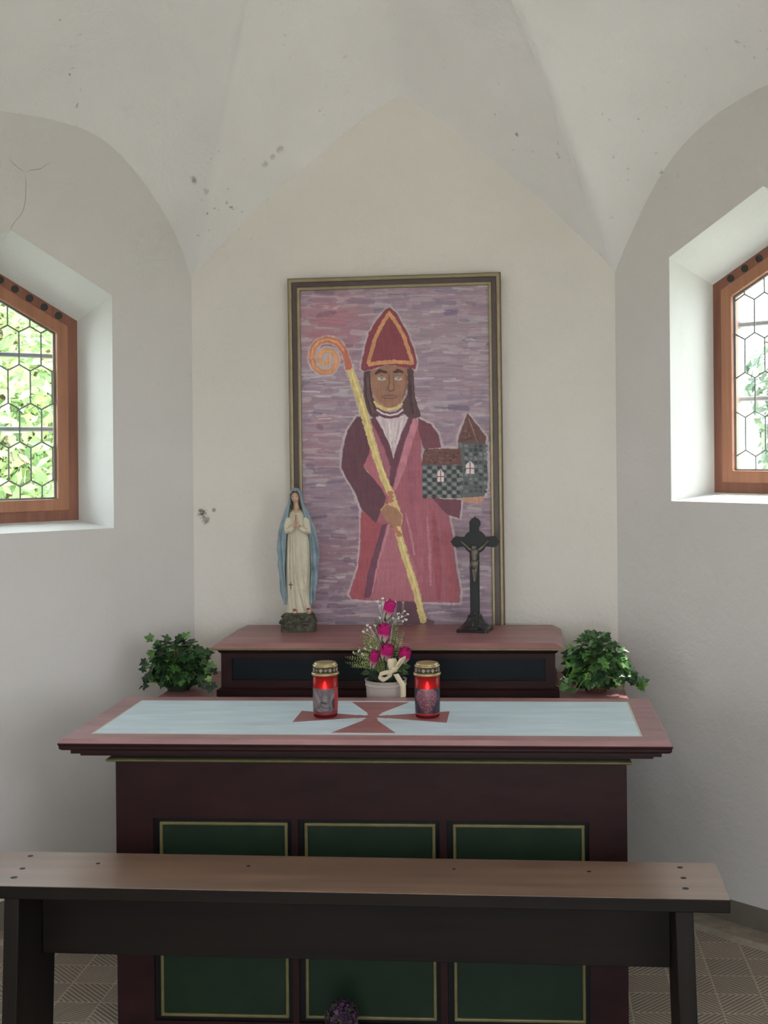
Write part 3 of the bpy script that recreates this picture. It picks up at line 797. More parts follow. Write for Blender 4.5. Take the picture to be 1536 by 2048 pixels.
# crozier and the hand
stroke(staff, [40, 50, 52, 50, 48, 46, 46, 44, 44, 46, 46, 46, 44], (190, 166, 96), 4)
stroke([(470, 700), (560, 990), (640, 1260), (730, 1490), (790, 1790), (900, 2140), (945, 2320)], 12, (204, 182, 116), 2)
stroke(spiral, [44, 42, 44, 44, 42, 40, 40, 40, 38, 36, 34, 34, 32, 32, 30, 28, 28, 26, 24, 22, 16], (180, 92, 66), 3, cols=((176, 88, 66), (198, 140, 84)))
stroke(spiral[2:], [10]*19, (200, 134, 82), 3)
poly([(704, 1484), (742, 1474), (770, 1575), (712, 1570)], (190, 160, 104), 3)
for y in (1490, 1515, 1540): ell((722, y), 20, 14, (166, 100, 76), 2)
poly([(656, 1604), (692, 1562), (762, 1586), (800, 1634), (792, 1706), (742, 1712), (690, 1668)], (152, 104, 78), 3)
stroke([(656, 1604), (692, 1562), (762, 1586), (800, 1634), (792, 1706)], 6, (188, 144, 100), 2)
for i in range(3): ell((752+i*14, 1724+i*20), 20, 13, (170, 104, 78), 2)
M_canvas = vcol_mat('canvas_paint', .65, .06, 30, (.5, 1, 2.2), .3)
ii, jj = np.meshgrid(np.arange(GW), np.arange(GH))
px_ = 560 + (GX0+GS*ii.ravel())/3.268; py_ = 530 + (GY0+GS*jj.ravel())/3.268
a_ = (px_-PPX)/FPX; b_ = (py_-PPY)/FPX
dv_ = np.array(FW)[None] + np.array(RT)[None]*a_[:, None] - np.array(UP)[None]*b_[:, None]
co_ = np.array(CAM)[None] + dv_*(PYF/dv_[:, 1:2]); co_[:, 1] = PYF
# keep the sheet inside the frame
xs_ = [p[0] for p in q0]; zs_ = [p[1] for p in q0]
co_[:, 0] = np.clip(co_[:, 0], min(xs_)+.030, max(xs_)-.030); co_[:, 2] = np.clip(co_[:, 2], min(zs_)+.022, max(zs_)-.022)
idx = (jj[:-1, :-1]*GW + ii[:-1, :-1]).ravel(); quads = np.stack([idx, idx+GW, idx+GW+1, idx+1], 1)
me = bpy.data.meshes.new('canvas'); me.vertices.add(len(co_)); me.vertices.foreach_set('co', co_.ravel())
me.loops.add(len(quads)*4); me.loops.foreach_set('vertex_index', quads.ravel().astype(np.int32))
me.polygons.add(len(quads)); me.polygons.foreach_set('loop_start', np.arange(0, len(quads)*4, 4, dtype=np.int32))
me.update(calc_edges=True)
ca = me.color_attributes.new('Col', 'FLOAT_COLOR', 'POINT')
g_ = IMG.mean(axis=2, keepdims=True); IMG = np.clip(((IMG*.79 + g_*.21)*1.0+.008)*PAINT_GAIN, 0, 1)  # grey blend and lifted blacks put a gloss haze into the paint colours
ca.data.foreach_set('color', np.concatenate([IMG.reshape(-1, 3), np.ones((GW*GH, 1))], 1).ravel())
me.materials.append(M_canvas)
cvs = bpy.data.objects.new('canvas', me); C.objects.link(cvs); cvs.parent = pnt; cvs.matrix_parent_inverse = Matrix.Translation(-pnt.location)
bm = BM(); p_ = inset(q0, .045); prism(bm, p_, lambda x, z: Vector((x, PYF+.001, z)), lambda x, z: Vector((x, 5.01, z))); obj('canvas_board', bm, M_fr, pnt)

# ------------------------------------------------------------------ grave candles
M_lid = mat('brass_lid', lin((176, 160, 118)), .32, .08, 30, metal=.75)
M_band = mat('lid_band_dark', (.030, .026, .018), .4, .1)
M_sym = mat('lid_symbol', lin((158, 132, 108)), .45, .1)
mt, nt, b = newmat('red_cup'); b.inputs['Base Color'].default_value = (.40, .035, .035, 1); b.inputs['Roughness'].default_value = .25
tr = nt.nodes.new('ShaderNodeBsdfTransparent'); tr.inputs[0].default_value = (.95, .20, .20, 1)
tl = nt.nodes.new('ShaderNodeBsdfTranslucent'); tl.inputs[0].default_value = (.55, .05, .045, 1)
m1 = nt.nodes.new('ShaderNodeMixShader'); m1.inputs[0].default_value = .45; m2 = nt.nodes.new('ShaderNodeMixShader'); m2.inputs[0].default_value = .5
nt.links.new(b.outputs[0], m1.inputs[1]); nt.links.new(tl.outputs[0], m1.inputs[2]); nt.links.new(m1.outputs[0], m2.inputs[1]); nt.links.new(tr.outputs[0], m2.inputs[2])
nt.links.new(m2.outputs[0], nt.nodes['Material Output'].inputs[0]); M_cup = mt
mt, nt, b = newmat('led_flame'); b.inputs['Base Color'].default_value = (1, .2, .2, 1); b.inputs['Emission Color'].default_value = (1, .42, .46, 1); b.inputs['Emission Strength'].default_value = 9; M_flame = mt
M_wax = mat('red_insert', (.25, .012, .012), .5, .1)
M_label = vcol_mat('printed_sleeve', .35, .05, 90, spec=.5)
def angel(u, v):                           # grey print of a carved angel leaning on its arm; u across, v up
    nz = lambda f, o: noise.noise(Vector((u*f, v*f*1.1, o)))
    def el(cx, cy, rx, ry, rot=0):
        dx, dy = u-cx, v-cy; c_, s_ = math.cos(rot), math.sin(rot)
        return ((dx*c_+dy*s_)/rx)**2 + ((-dx*s_+dy*c_)/ry)**2
    g = .26 + .10*nz(5, 2) + .07*nz(13, 5)
    w = el(.20, .58, .19, .40, .12)
    if w < 1: g = .40*(1-.5*w) + .10*math.sin(34*(u*.8+.4*v)) + .05
    w = el(.82, .70, .17, .27, -.2)
    if w < 1: g = .44*(1-.4*w) + .09*math.sin(36*(u*.7-.5*v))
    w = el(.40, .20, .36, .16, .25)
    if w < 1: g = .40*(1-.55*w) + .08*math.sin(26*(v+.6*u)+2*nz(4, 7))
    w = el(.52, .38, .24, .16, -.2)
    if w < 1: g = .36*(1-.6*w)+.06*nz(9, 3)
    w = el(.52, .66, .20, .20)
    if w < 1: g = .17 + .12*abs(nz(16, 4))*2
    w = el(.54, .60, .135, .155, -.15)
    if w < 1:
        g = .46*(1-.45*w) - .10*(u-.5)/.13
        if el(.495, .625, .036, .020) < 1 or el(.60, .61, .032, .018) < 1: g *= .45
        if el(.55, .515, .045, .014) < 1: g *= .5
        if .575 < v < .60 and .54 < u < .575: g *= .7
    if el(.46, .45, .14, .035, -.3) < 1: g = .07
    if abs((u-.70)-.30*(.5-v)) < .05 and .16 < v < .50: g = .42 - 3*abs((u-.70)-.30*(.5-v))
    if el(.84, .38, .06, .22) < 1: g = .08 + .06*abs(nz(10, 8))
    edge = .06*noise.noise(Vector((u*9, 0, v*9)))
    if v < .12 + edge: return (.16, .022, .035)
    if u > .87 + edge*.5: return (.34, .035, .04)
    if v > .95 + edge and u > .3: return (.34, .04, .045)
    g = max(.02, min(.5, g))*.42
    return (g*1.10, g*.84, g*.92)
def heart(u, v):
    x, y = (u-.47)*2.35, (v-.50)*2.2
    h = (x*x + (y-.38*abs(x)**.7)**2*.86)
    n_ = random.random()
    if v < .05: return (.36, .02, .03)
    if h < .92:
        if n_ < .12*(.3+v): return (.42, .26, .32)
        t = v + .1*random.random()
        return (.17*(.6+n_*.7)*(.5+.7*v), .016+.09*max(0, t-.35)*n_*1.6, .026+.13*max(0, t-.35)*n_*1.6)
    q = .5+.5*noise.noise(Vector((u*3, v*4, 9)))
    return (.012+.018*q, .014+.022*q, .026+.038*q)
def candle(label, loc, pic, rot):
    t = thing('grave_candle', label, 'candle', (0, 0, 0), 'red battery candles on the altar top')
    bm = BM()
    R_, H_ = .0400, .1345
    lathe(bm, [(.0, .0005), (.035, .0005), (.0375, .004), (.0385, .010), (R_, .05), (R_, H_), (R_-.0015, H_), (R_-.0015, .008), (.0, .006)], 48, cap=False)
    obj('cup', bm, M_cup, t, True)
    bm = BM()
    lathe(bm, [(0, H_+.040), (.030, H_+.040), (.0345, H_+.0385), (.0365, H_+.0355), (.0370, H_+.033), (.0398, H_+.0315), (.0405, H_+.029), (.0395, H_+.0265), (.0385, H_+.026), (.0385, H_+.008), (.0425, H_+.0075), (.0445, H_+.0045), (.0440, H_+.001), (.0415, H_-.001), (.0, H_-.001)], 48, cap=False)
    lid = obj('lid', bm, M_lid, t, True); md = lid.modifiers.new('e', 'EDGE_SPLIT'); md.split_angle = math.radians(50)
    bm = BM(); lathe(bm, [(.0386, H_+.0085), (.0392, H_+.009), (.0392, H_+.0255), (.0386, H_+.026)], 48, cap=False); band = obj('band', bm, M_band, lid, True)
    bm = BM()
    for k in range(16):
        a = k*math.pi/8 + .08
        X = lambda x, y: Vector(((.0394)*math.cos(a+x/.0394), .0394*math.sin(a+x/.0394), H_+.0172+y))
        Y = lambda x, y: Vector(((.0398)*math.cos(a+x/.0394), .0398*math.sin(a+x/.0394), H_+.0172+y))
        if k % 2: P_ = [(.0052*math.cos(i*math.pi/7), .0058*math.sin(i*math.pi/7)) for i in range(14)]
        else: P_ = [(-.0009, -.006), (.0009, -.006), (.0009, -.0009), (.0052, -.0012), (.0052, .0012), (.0009, .0009), (.0009, .006), (-.0009, .006), (-.0009, .0009), (-.0052, .0012), (-.0052, -.0012), (-.0009, -.0009)]
        prism(bm, P_, X, Y)
    obj('band_symbols', bm, M_sym, lid)
    bm = BM(); lathe(bm, [(.0, .007), (.036, .008), (.0365, .090), (.030, .094), (.010, .094), (.0, .094)], 32, cap=False); obj('insert', bm, M_wax, t, True)
    bm = BM(); lathe(bm, [(.0, .093), (.0048, .096), (.0062, .102), (.0052, .110), (.0024, .118), (.0, .123)], 16, cap=False)
    bmesh.ops.translate(bm, verts=bm.verts, vec=(0, -.0300, -.004)); obj('flame', bm, M_flame, t, True)
    bm = BM(); lay = bm.loops.layers.float_color.new('Col'); nu, nv = 70, 66
    z0, z1 = .011, .0945
    a0, a1 = math.pi*1.5-1.52, math.pi*1.5+1.52
    rad = lambda z: interp([0, .010, .05, .2], [.0385, .0390, .0404, .0404], z)
    G = [[bm.verts.new((rad(z0+(z1-z0)*j/nv)*math.cos(a0+(a1-a0)*i/nu), rad(z0+(z1-z0)*j/nv)*math.sin(a0+(a1-a0)*i/nu), z0+(z1-z0)*j/nv)) for i in range(nu+1)] for j in range(nv+1)]
    for j in range(nv):
        for i in range(nu):
            f = bm.faces.new((G[j][i], G[j][i+1], G[j+1][i+1], G[j+1][i]))
            th = (i/nu-.5)*3.04
            setcol(bm, [f], pic(.5+.5*math.sin(th)/math.sin(1.52), j/nv))
    obj('printed_sleeve', bm, M_label, t, True)
    t.location = loc; t.rotation_euler.z = rot
    return t
pL = at_z(651, 1433, TZ); pR = at_z(855, 1434, TZ)
candle('red candle with a grey angel print, left of the flower pot', (pL.x, pL.y+.002, TZ+.0010), angel, .10)
candle('red candle with a glittery heart print, right of the flower pot', (pR.x, pR.y+.002, TZ+.0010), heart, .08)

# ------------------------------------------------------------------ flower arrangement
FY = 4.395; SZ = .8805
fc = at_y(772, 1390, FY); KX = FY/FPX
M_pot = mat('white_plastic_pot', lin((196, 186, 180)), .45, .05)
M_soil = mat('dark_moss', (.020, .028, .016), .9, .3)
M_stem = mat('stem_green', lin((58, 84, 46)), .6, .2)
M_leafv = vcol_mat('foliage_leaf', .5, .15, 40, spec=.4, trans=.25)
M_petal = vcol_mat('silk_petal', .7, .10, 80, spec=.2, trans=.2)
M_white = mat('white_blossom', lin((225, 220, 214)), .6, .05)
M_rib = mat('cream_ribbon', lin((226, 212, 182)), .35, .05, spec=.5)
fa = thing('flower_arrangement', 'white pot of silk pink rosebuds, ferns and a cream ribbon bow', 'flowers', (fc.x, FY, SZ))
def FP(cx_, cy_, dy=0):                     # point of the arrangement at depth FY+dy
    return at_y(660+cx_/7.68, 1180+cy_/7.68, FY+dy)
bm = BM()
zr = FP(850, 1440, -.07).z - SZ + .004
lathe(bm, [(0, 0), (.064, 0), (.067, .004), (.0705, zr-.022), (.073, zr-.020), (.073, zr-.014), (.0712, zr-.012), (.0735, zr-.004), (.075, zr), (.072, zr), (.069, zr-.010), (0, zr-.010)], 48, (fc.x, FY, SZ), cap=False)
po_ = obj('pot', bm, M_pot, fa, True); md = po_.modifiers.new('e', 'EDGE_SPLIT'); md.split_angle = math.radians(40)
bm = BM()
for k in range(40):
    a = random.uniform(0, 6.28); r = .055*math.sqrt(random.random())
    ball(bm, (fc.x+r*math.cos(a), FY+r*math.sin(a), SZ+zr-.012+random.uniform(0, .03)), random.uniform(.010, .020), 1, 1, .8, 7, 5)
obj('moss', bm, M_soil, fa, True)
def rosebud(base, tip, r, seed):
    """silk bud: overlapping petal shells, white at the foot and magenta above"""
    rnd = random.Random(seed)
    base, tip = Vector(base), Vector(tip); ax = (tip-base); H = ax.length; ax.normalize()
    u = ax.orthogonal().normalized(); w = ax.cross(u)
    bm = BM(); lay = bm.loops.layers.float_color.new('Col')
    for k in range(9):
        ring = k//3; a0 = rnd.uniform(0, .5) + (k % 3)*2.094 + ring*.7
        rr = r*(1-.22*ring); hh = H*(.93+.05*ring); nu, nv = 10, 16
        span = 1.35
        G = []
        for j in range(nv+1):
            t = j/nv
            prof = interp([0, .1, .3, .6, .85, 1.0], [.30, .55, .86, 1.0, .97, .90 + .12*(ring == 0)], t)
            row = []
            for i in range(nu+1):
                s = i/nu*2-1
                wd = span*interp([0, .3, .7, 1], [.8, 1, 1, .72], t)
                a = a0 + s*wd
                top = hh*t*(1 - .10*s*s*(t > .5)) + .0012*rnd.uniform(-1, 1)*(t > .9)
                q = rr*prof*(1+.05*math.sin(5*a+k)*t + .04*rnd.uniform(-1, 1)*t)
                row.append(bm.verts.new(base + ax*top + (u*math.cos(a)+w*math.sin(a))*q))
            G.append(row)
        for j in range(nv):
            for i in range(nu):
                f = bm.faces.new((G[j][i], G[j][i+1], G[j+1][i+1], G[j+1][i]))
                t = (j+.5)/nv; s = (i+.5)/nu*2-1
                m_ = max(0, min(1, (t-.16-.10*abs(s))/.34))
                edge = .25 if (j == nv-1) else 0
                c0, c1_ = lin((226, 206, 200)), lin((196, 34, 118))
                c = [a_+(b_-a_)*m_ for a_, b_ in zip(c0, c1_)]
                c = [a_+(b_-a_)*edge for a_, b_ in zip(c, lin((214, 92, 146)))]
                if ring > 0: c = [x*.85 for x in c]
                setcol(bm, [f], c)
    o = obj('rosebud', bm, M_petal, fa, True)
    bm = BM()
    tube(bm, [base - ax*.004, base + ax*.006], [r*.25, r*.38], 8)
    for k in range(5):
        a = k*1.257; d = u*math.cos(a)+w*math.sin(a)
        p0 = base + d*r*.36; p1 = base + ax*H*.28 + d*r*.92; p2 = base + ax*H*.45 + d*r*1.12
        sd = ax.cross(d)*r*.22
        v = [bm.verts.new(q) for q in (p0-sd, p0+sd, p1+sd*.9, p2, p1-sd*.9)]; bm.faces.new(v)
    foot = Vector((fc.x, FY, SZ+zr+.0)); tube(bm, [base, base.lerp(foot, .5)+Vector((0, .006, 0)), foot], .0016, 6)
    sepal = obj('calyx', bm, M_stem, o, True)
    return o
rosebud(FP(855, 460, .0), FP(945, 155, .0), .0195, 1)
rosebud(FP(822, 815, -.012), FP(838, 510, -.016), .0215, 2)
rosebud(FP(850, 1100, -.030), FP(888, 835, -.040), .0225, 3)
rosebud(FP(650, 1215, -.020), FP(700, 930, -.030), .0150, 4)
rosebud(FP(1120, 1130, -.020), FP(1165, 890, -.034), .0215, 5)
def frond(bm, pts, wid, n, colA, colB, droop=.0, tight=1):
    pts = [Vector(p) for p in pts]
    rs = []
    for k in range(n):
        t = k/(n-1)*(len(pts)-1); i = min(int(t), len(pts)-2); rs.append(pts[i].lerp(pts[i+1], t-i))
    L0 = tube(bm, rs, [.0012*(1-.6*k/n) for k in range(n)], 5)
    stemf = [f for f in bm.faces if f.verts[0] in set(v for r in L0 for v in r)]
    setcol(bm, stemf, lin((90, 110, 60)))
    for k in range(2, n):
        t = k/n; d = (rs[min(k+1, n-1)]-rs[k-1]).normalized(); side = d.cross(Vector((0, 1, .15))).normalized()
        for s in (-1, 1):
            L_ = wid*math.sin(math.pi*min(1, .12+t*.9))**.6 * random.uniform(.8, 1.1)
            tip = rs[k] + (side*s*.85 + d*.55*tight + Vector((0, random.uniform(-.25, .25), -droop)))*L_
            mid = rs[k].lerp(tip, .5); nn = d*L_*.24
            f = bm.faces.new([bm.verts.new(q) for q in (rs[k], mid+nn, tip, mid-nn)])
            tc_ = random.random(); c = tuple(a_+(b_-a_)*tc_ for a_, b_ in zip(lin(colA), lin(colB))); setcol(bm, [f], c)
G1, G2 = (112, 132, 74), (184, 190, 128); D1, D2 = (46, 74, 40), (104, 134, 72)
foot = Vector((fc.x, FY, SZ+zr))
for (mid, tip, w, A, B, dy) in (
    ((760, 950), (420, 660), .017, G1, G2, .01), ((700, 1000), (520, 560), .016, G1, G2, .015), ((650, 1100), (240, 1030), .017, G1, G2, -.01), ((640, 1180), (240, 1110), .016, G1, G2, -.02),
    ((640, 1120), (330, 1180), .016, G1, G2, -.01), ((640, 1050), (350, 960), .016, G1, G2, .0), ((690, 1000), (410, 880), .015, G1, G2, .005), ((740, 900), (600, 620), .018, G1, G2, .01), ((760, 900), (700, 600), .016, D1, G2, .02), ((690, 960), (500, 760), .016, G1, G2, .01),
    ((980, 900), (1045, 520), .013, D2, G2, .02), ((1010, 950), (1140, 590), .016, D2, G2, .015), ((1000, 900), (1000, 560), .016, D1, D2, .03), ((980, 700), (1060, 430), .012, D1, D2, .03), ((800, 700), (690, 440), .016, D1, D2, .03), ((800, 620), (770, 380), .012, D1, D2, .03), ((900, 600), (970, 440), .013, D1, D2, .02),
    ((1050, 1150), (1230, 1180), .018, D1, D2, .0), ((1020, 1200), (1200, 1290), .018, D1, D2, -.01), ((700, 1230), (480, 1290), .018, D1, D2, -.01), ((720, 1200), (450, 1180), .016, D1, D2, .02), ((900, 1150), (860, 1000), .02, D1, D2, .02), ((1000, 1100), (1080, 920), .018, D1, D2, .02), ((760, 1180), (720, 1020), .018, D1, D2, .02)):
    bm = BM(); bm.loops.layers.float_color.new('Col')
    frond(bm, [foot, FP(*mid, dy*.6), FP(*tip, dy)], w, 22, A, B)
    obj('fern_frond', bm, M_leafv, fa)
for (root, dots) in (((820, 480), ((725, 180), (765, 240), (810, 130), (815, 190), (870, 160), (800, 215))), ((960, 520), ((1050, 365), (1140, 320), (1195, 375), (1110, 405), (1055, 430), (1165, 450), (1120, 480))), ((760, 800), ((580, 545), (620, 575), (515, 645), (560, 605), (685, 540))), ((780, 470), ((775, 425), (970, 440))), ((800, 1000), ((635, 875), (725, 895), (545, 905))), ((700, 1100), ((360, 965), (440, 935), (500, 990)))):
    bm = BM(); st = FP(*root, .015)
    for d in dots:
        e = FP(*d, random.uniform(-.01, .01))
        tube(bm, [st, st.lerp(e, .5)+Vector((random.uniform(-.004, .004), 0, .004)), e], .0007, 5)
        for i in range(3): ball(bm, e + Vector((random.uniform(-.0035, .0035), random.uniform(-.003, .003), random.uniform(-.0035, .0035))), .0033, u=7, v=5)
    tube(bm, [foot, st], .0009, 5)
    obj('white_sprig', bm, M_white, fa, True)
def ribbon(pts, w, wdir, name='ribbon'):
    pts = [Vector(p) for p in pts]; n = 24; rs = []
    for k in range(n+1):
        t = k/n*(len(pts)-1); i = min(int(t), len(pts)-2); f_ = t-i
        p0, p1, p2, p3 = pts[max(0, i-1)], pts[i], pts[i+1], pts[min(len(pts)-1, i+2)]
        rs.append(.5*((2*p1) + (p2-p0)*f_ + (2*p0-5*p1+4*p2-p3)*f_**2 + (3*p1-p0-3*p2+p3)*f_**3))
    bm = BM(); wd = Vector(wdir).normalized()
    A = [bm.verts.new(p - wd*w/2) for p in rs]; B = [bm.verts.new(p + wd*w/2) for p in rs]
    for k in range(n): bm.faces.new((A[k], A[k+1], B[k+1], B[k]))
    o = obj(name, bm, M_rib, bow, True); md = o.modifiers.new('t', 'SOLIDIFY'); md.thickness = .0006
    return o
bm = BM(); k0 = FP(985, 1225, -.078); ball(bm, k0, .010, 1.3, .6, 1.0, 10, 8); bow = obj('ribbon_bow', bm, M_rib, fa, True)
ribbon([FP(960, 1240, -.074), FP(935, 1120, -.078), FP(955, 1052, -.072), FP(985, 1120, -.064), FP(985, 1230, -.070)], .0240, (1, .35, 0), 'ribbon_loop')
ribbon([FP(1000, 1230, -.074), FP(1060, 1120, -.078), FP(1110, 1035, -.070), FP(1120, 1090, -.060), FP(1010, 1230, -.068)], .0215, (.75, .5, .35), 'ribbon_loop')
ribbon([FP(1040, 1215, -.088), FP(985, 1240, -.092), FP(900, 1280, -.088)], .0210, (.55, 0, .8), 'ribbon_loop')
ribbon([FP(960, 1260, -.078), FP(850, 1270, -.088), FP(750, 1310, -.086), FP(830, 1375, -.084), FP(960, 1290, -.076)], .0165, (.25, .3, .9), 'ribbon_loop')
ribbon([FP(1010, 1290, -.072), FP(1070, 1390, -.078), FP(1120, 1480, -.084), FP(1125, 1650, -.085)], .0190, (1, .3, .1), 'ribbon_tail')

# ------------------------------------------------------------------ ivy plants
M_ivy = vcol_mat('ivy_leaf', .38, .14, 45, spec=.5, trans=.12)
M_darkpot = mat('dark_clay_pot', lin((92, 56, 44)), .7, .15, 12)
M_vine = mat('vine_stem', lin((128, 134, 84)), .6, .2)
IVY = [(0, -.10), (.10, -.30), (.34, -.36), (.50, -.16), (.40, .02), (.66, .20), (.60, .40), (.30, .40), (.26, .58), (0, 1.0)]
def ivyleaf(bm, p, dirv, nrm, size, col):
    d = Vector(dirv).normalized(); nrm = Vector(nrm); s = d.cross(nrm)
    if s.length < 1e-4: s = d.orthogonal()
    s.normalize(); nn = s.cross(d).normalized()
    fold = random.uniform(.12, .34); curl = random.uniform(-.15, .30)
    def pt(x, y): return Vector(p) + (s*x + d*(y+.3) + nn*(abs(x)*fold - curl*(y*y)*.5))*size
    for sg in (-1, 1):
        P_ = [pt(0, -.10)] + [pt(sg*x, y) for x, y in IVY[1:-1]] + [pt(0, 1.0)]
        c_ = bm.verts.new(pt(0, .3)); vs = [bm.verts.new(q) for q in P_]
        for a_, b_ in zip(vs, vs[1:]):
            f = bm.faces.new((a_, b_, c_)); k = 1 if sg > 0 else .92
            setcol(bm, [f], tuple(x*k for x in col))
def ivy(label, cpx, bpx, Y, half, top, seed, green, extra, pot_col):
    """dome of ivy leaves over a small pot; trailing stems fall to the shelf"""
    global random
    rs = random.getstate(); random.seed(seed)
    base = at_y(cpx, bpx, Y); base.z = SZ
    t = thing('potted_ivy', label, 'plant', base, 'ivy pots beside the red plinth box')
    bm = BM(); lathe(bm, [(0, 0), (.040, 0), (.052, .075), (.056, .075), (.056, .09), (.050, .09), (.048, .078), (0, .078)], 28, base, cap=False)
    p_ = obj('pot', bm, pot_col, t, True); md = p_.modifiers.new('e', 'EDGE_SPLIT'); md.split_angle = math.radians(40)
    bl = BM(); bl.loops.layers.float_color.new('Col'); bs = BM()
    crown = base + Vector((0, 0, .085))
    def colr():
        r = random.random()
        c = green[0] if r < .45 else green[1] if r < .8 else green[2] if r < .95 else green[3]
        f = random.uniform(.8, 1.2); return tuple(v*f for v in lin(c))
    for k in range(420):
        a = random.uniform(0, 2*math.pi); el = math.asin(random.uniform(-.85, 1.0))
        rx = half*random.uniform(.55, 1.0); rz = top*random.uniform(.55, 1.0)
        d = Vector((math.cos(a)*math.cos(el), math.sin(a)*math.cos(el)*.72, math.sin(el)))
        zc = base.z + .10
        p = Vector((base.x + d.x*rx, base.y + d.y*rx, zc + (d.z*(rz-.10) if d.z > 0 else d.z*.10)))
        low = p.z < SZ+.055
        if p.z < SZ+.014: p.z = SZ+.014+random.uniform(0, .02)
        if p.y > 4.93: p.y = 4.93
        if p.y > 4.42:
            if base.x > 0: p.x = max(p.x, .652)
            else: p.x = min(p.x, -.682)
        if p.y < 4.36: p.y = 4.36
        dn = Vector((d.x*.9, d.y*.9, -.35+.5*d.z)).normalized() + Vector((random.uniform(-.5, .5), random.uniform(-.4, .4), random.uniform(-.5, .3)))
        if low: dn.z = abs(dn.z)*.25+.02
        ivyleaf(bl, p, dn, d + Vector((random.uniform(-.4, .4), -.35, .35)), random.uniform(.019, .036), colr())
        if k % 3 == 0:
            q = crown.lerp(p, .5) + Vector((0, 0, .03)); tube(bs, [crown, q, p], .0011, 5)
    for k in range(64):
        a = random.uniform(math.pi*.85, math.pi*2.15); r_ = random.uniform(.058, .082)
        p = Vector((base.x+r_*math.cos(a), base.y+r_*.9*math.sin(a), SZ+random.uniform(.040, .085)))
        d = Vector((math.cos(a)*.5, math.sin(a)*.5-.1, -.75))
        ivyleaf(bl, p, d, Vector((math.cos(a), math.sin(a)-.4, .3)), random.uniform(.018, .025), colr())
    for (path, n_) in extra:
        pts = [crown + Vector((0, 0, .02))] + [at_y(x, y, Y+dy) for x, y, dy in path]
        for q in pts: q.z = max(q.z, SZ+.016)
        tube(bs, pts, .0012, 5)
        for k in range(n_):
            tt = 1+(k+.5)/n_*(len(pts)-2); i = min(int(tt), len(pts)-2); p = pts[i].lerp(pts[i+1], tt-i)
            low = p.z < SZ+.048; p.z = max(p.z, SZ+.014)
            ivyleaf(bl, p, (random.uniform(-1, 1), random.uniform(-.6, .1), random.uniform(.0, .4) if low else random.uniform(-1, .4)), (random.uniform(-.5, .5), -1, .5), random.uniform(.018, .030), colr())
    obj('foliage', bl, M_ivy, t); obj('vine_stems', bs, M_vine, t)
    random.setstate(rs)
GL = [(38, 64, 40), (56, 94, 50), (84, 128, 60), (110, 156, 80)]
GR = [(48, 78, 48), (76, 120, 62), (112, 160, 80), (176, 200, 166)]
ivy('dark green ivy pot left of the red plinth box', 357, 1392, 4.62, .108, .205, 11, GL,
    [([(345, 1300, 0), (300, 1310, -.04), (288, 1330, -.05), (296, 1350, -.05), (300, 1365, -.04)], 9), ([(330, 1290, 0), (312, 1282, -.02), (304, 1276, -.02)], 3), ([(390, 1320, 0), (414, 1330, -.14), (426, 1340, -.17), (420, 1375, -.17)], 9), ([(310, 1350, -.02), (290, 1372, -.05), (280, 1384, -.06)], 4), ([(395, 1350, -.05), (408, 1375, -.14), (416, 1384, -.17)], 6), ([(380, 1300, 0), (412, 1305, -.03)], 3)], M_soil)
ivy('brighter green ivy pot right of the red plinth box', 1192, 1394, 4.62, .105, .215, 23, GR,
    [([(1200, 1290, 0), (1180, 1270, -.01), (1168, 1268, -.01)], 5), ([(1210, 1290, 0), (1215, 1270, 0), (1212, 1266, 0)], 3), ([(1230, 1310, 0), (1262, 1345, -.04), (1278, 1362, -.05), (1290, 1386, -.06)], 16), ([(1250, 1330, 0), (1268, 1365, -.04), (1280, 1388, -.05)], 10), ([(1170, 1320, -.02), (1140, 1330, -.04), (1130, 1360, -.05), (1138, 1372, -.05)], 9), ([(1150, 1388, -.12), (1128, 1380, -.16), (1112, 1370, -.18)], 2), ([(1210, 1350, -.06), (1240, 1362, -.08), (1246, 1380, -.08)], 4), ([(1160, 1300, 0), (1140, 1290, -.02)], 3)], M_darkpot)

# ------------------------------------------------------------------ statue of the praying woman
SY = 4.80; SB = 1.0752
def S(cx_, cy_, dy=0):
    p = at_y(540+cx_/6.207, 960+cy_/6.207, SY); p.z += .0; return Vector((p.x, SY+dy, p.z))
UU = SY/FPX/6.207
M_robe = mat('plaster_cream', lin((205, 196, 176)), .5, .08, 30)
M_mantle = mat('plaster_blue', lin((130, 149, 160)), .5, .2, 24)
M_skin = mat('plaster_skin', lin((206, 168, 146)), .45, .05)
M_hair = mat('plaster_hair', lin((92, 72, 58)), .6, .1)
M_rock = mat('rock_green', lin((72, 71, 58)), .7, .9, 60, bmp=.6)
M_rosred = mat('foot_rose', lin((150, 78, 62)), .5, .2)
M_bead = mat('rosary_bead', lin((70, 52, 42)), .5, .1)
M_lip = mat('statue_lips', lin((184, 112, 100)), .5, .02)
M_gild = mat('collar_gilt', lin((196, 176, 116)), .4, .1)
sb = S(360, 1870); statue = thing('madonna_statue', 'plaster statue of a praying woman in white robe and blue mantle', 'statue', (sb.x, SY, SB))
def ringel(cy_, xl, xr, d, n=40, fold=0, k=9, ph=0):
    a_, b_ = S(xl, cy_), S(xr, cy_); cx_ = (a_.x+b_.x)/2; rx = (b_.x-a_.x)/2; z = a_.z
    out = []
    for i in range(n):
        a = 2*math.pi*i/n
        q = 1 + fold*(math.cos(k*a+ph) + .5*math.cos((k*2-3)*a+1+ph))
        out.append(Vector((cx_+rx*math.cos(a)*q, SY + d*UU*math.sin(a)*q, z)))
    return out
bm = BM()
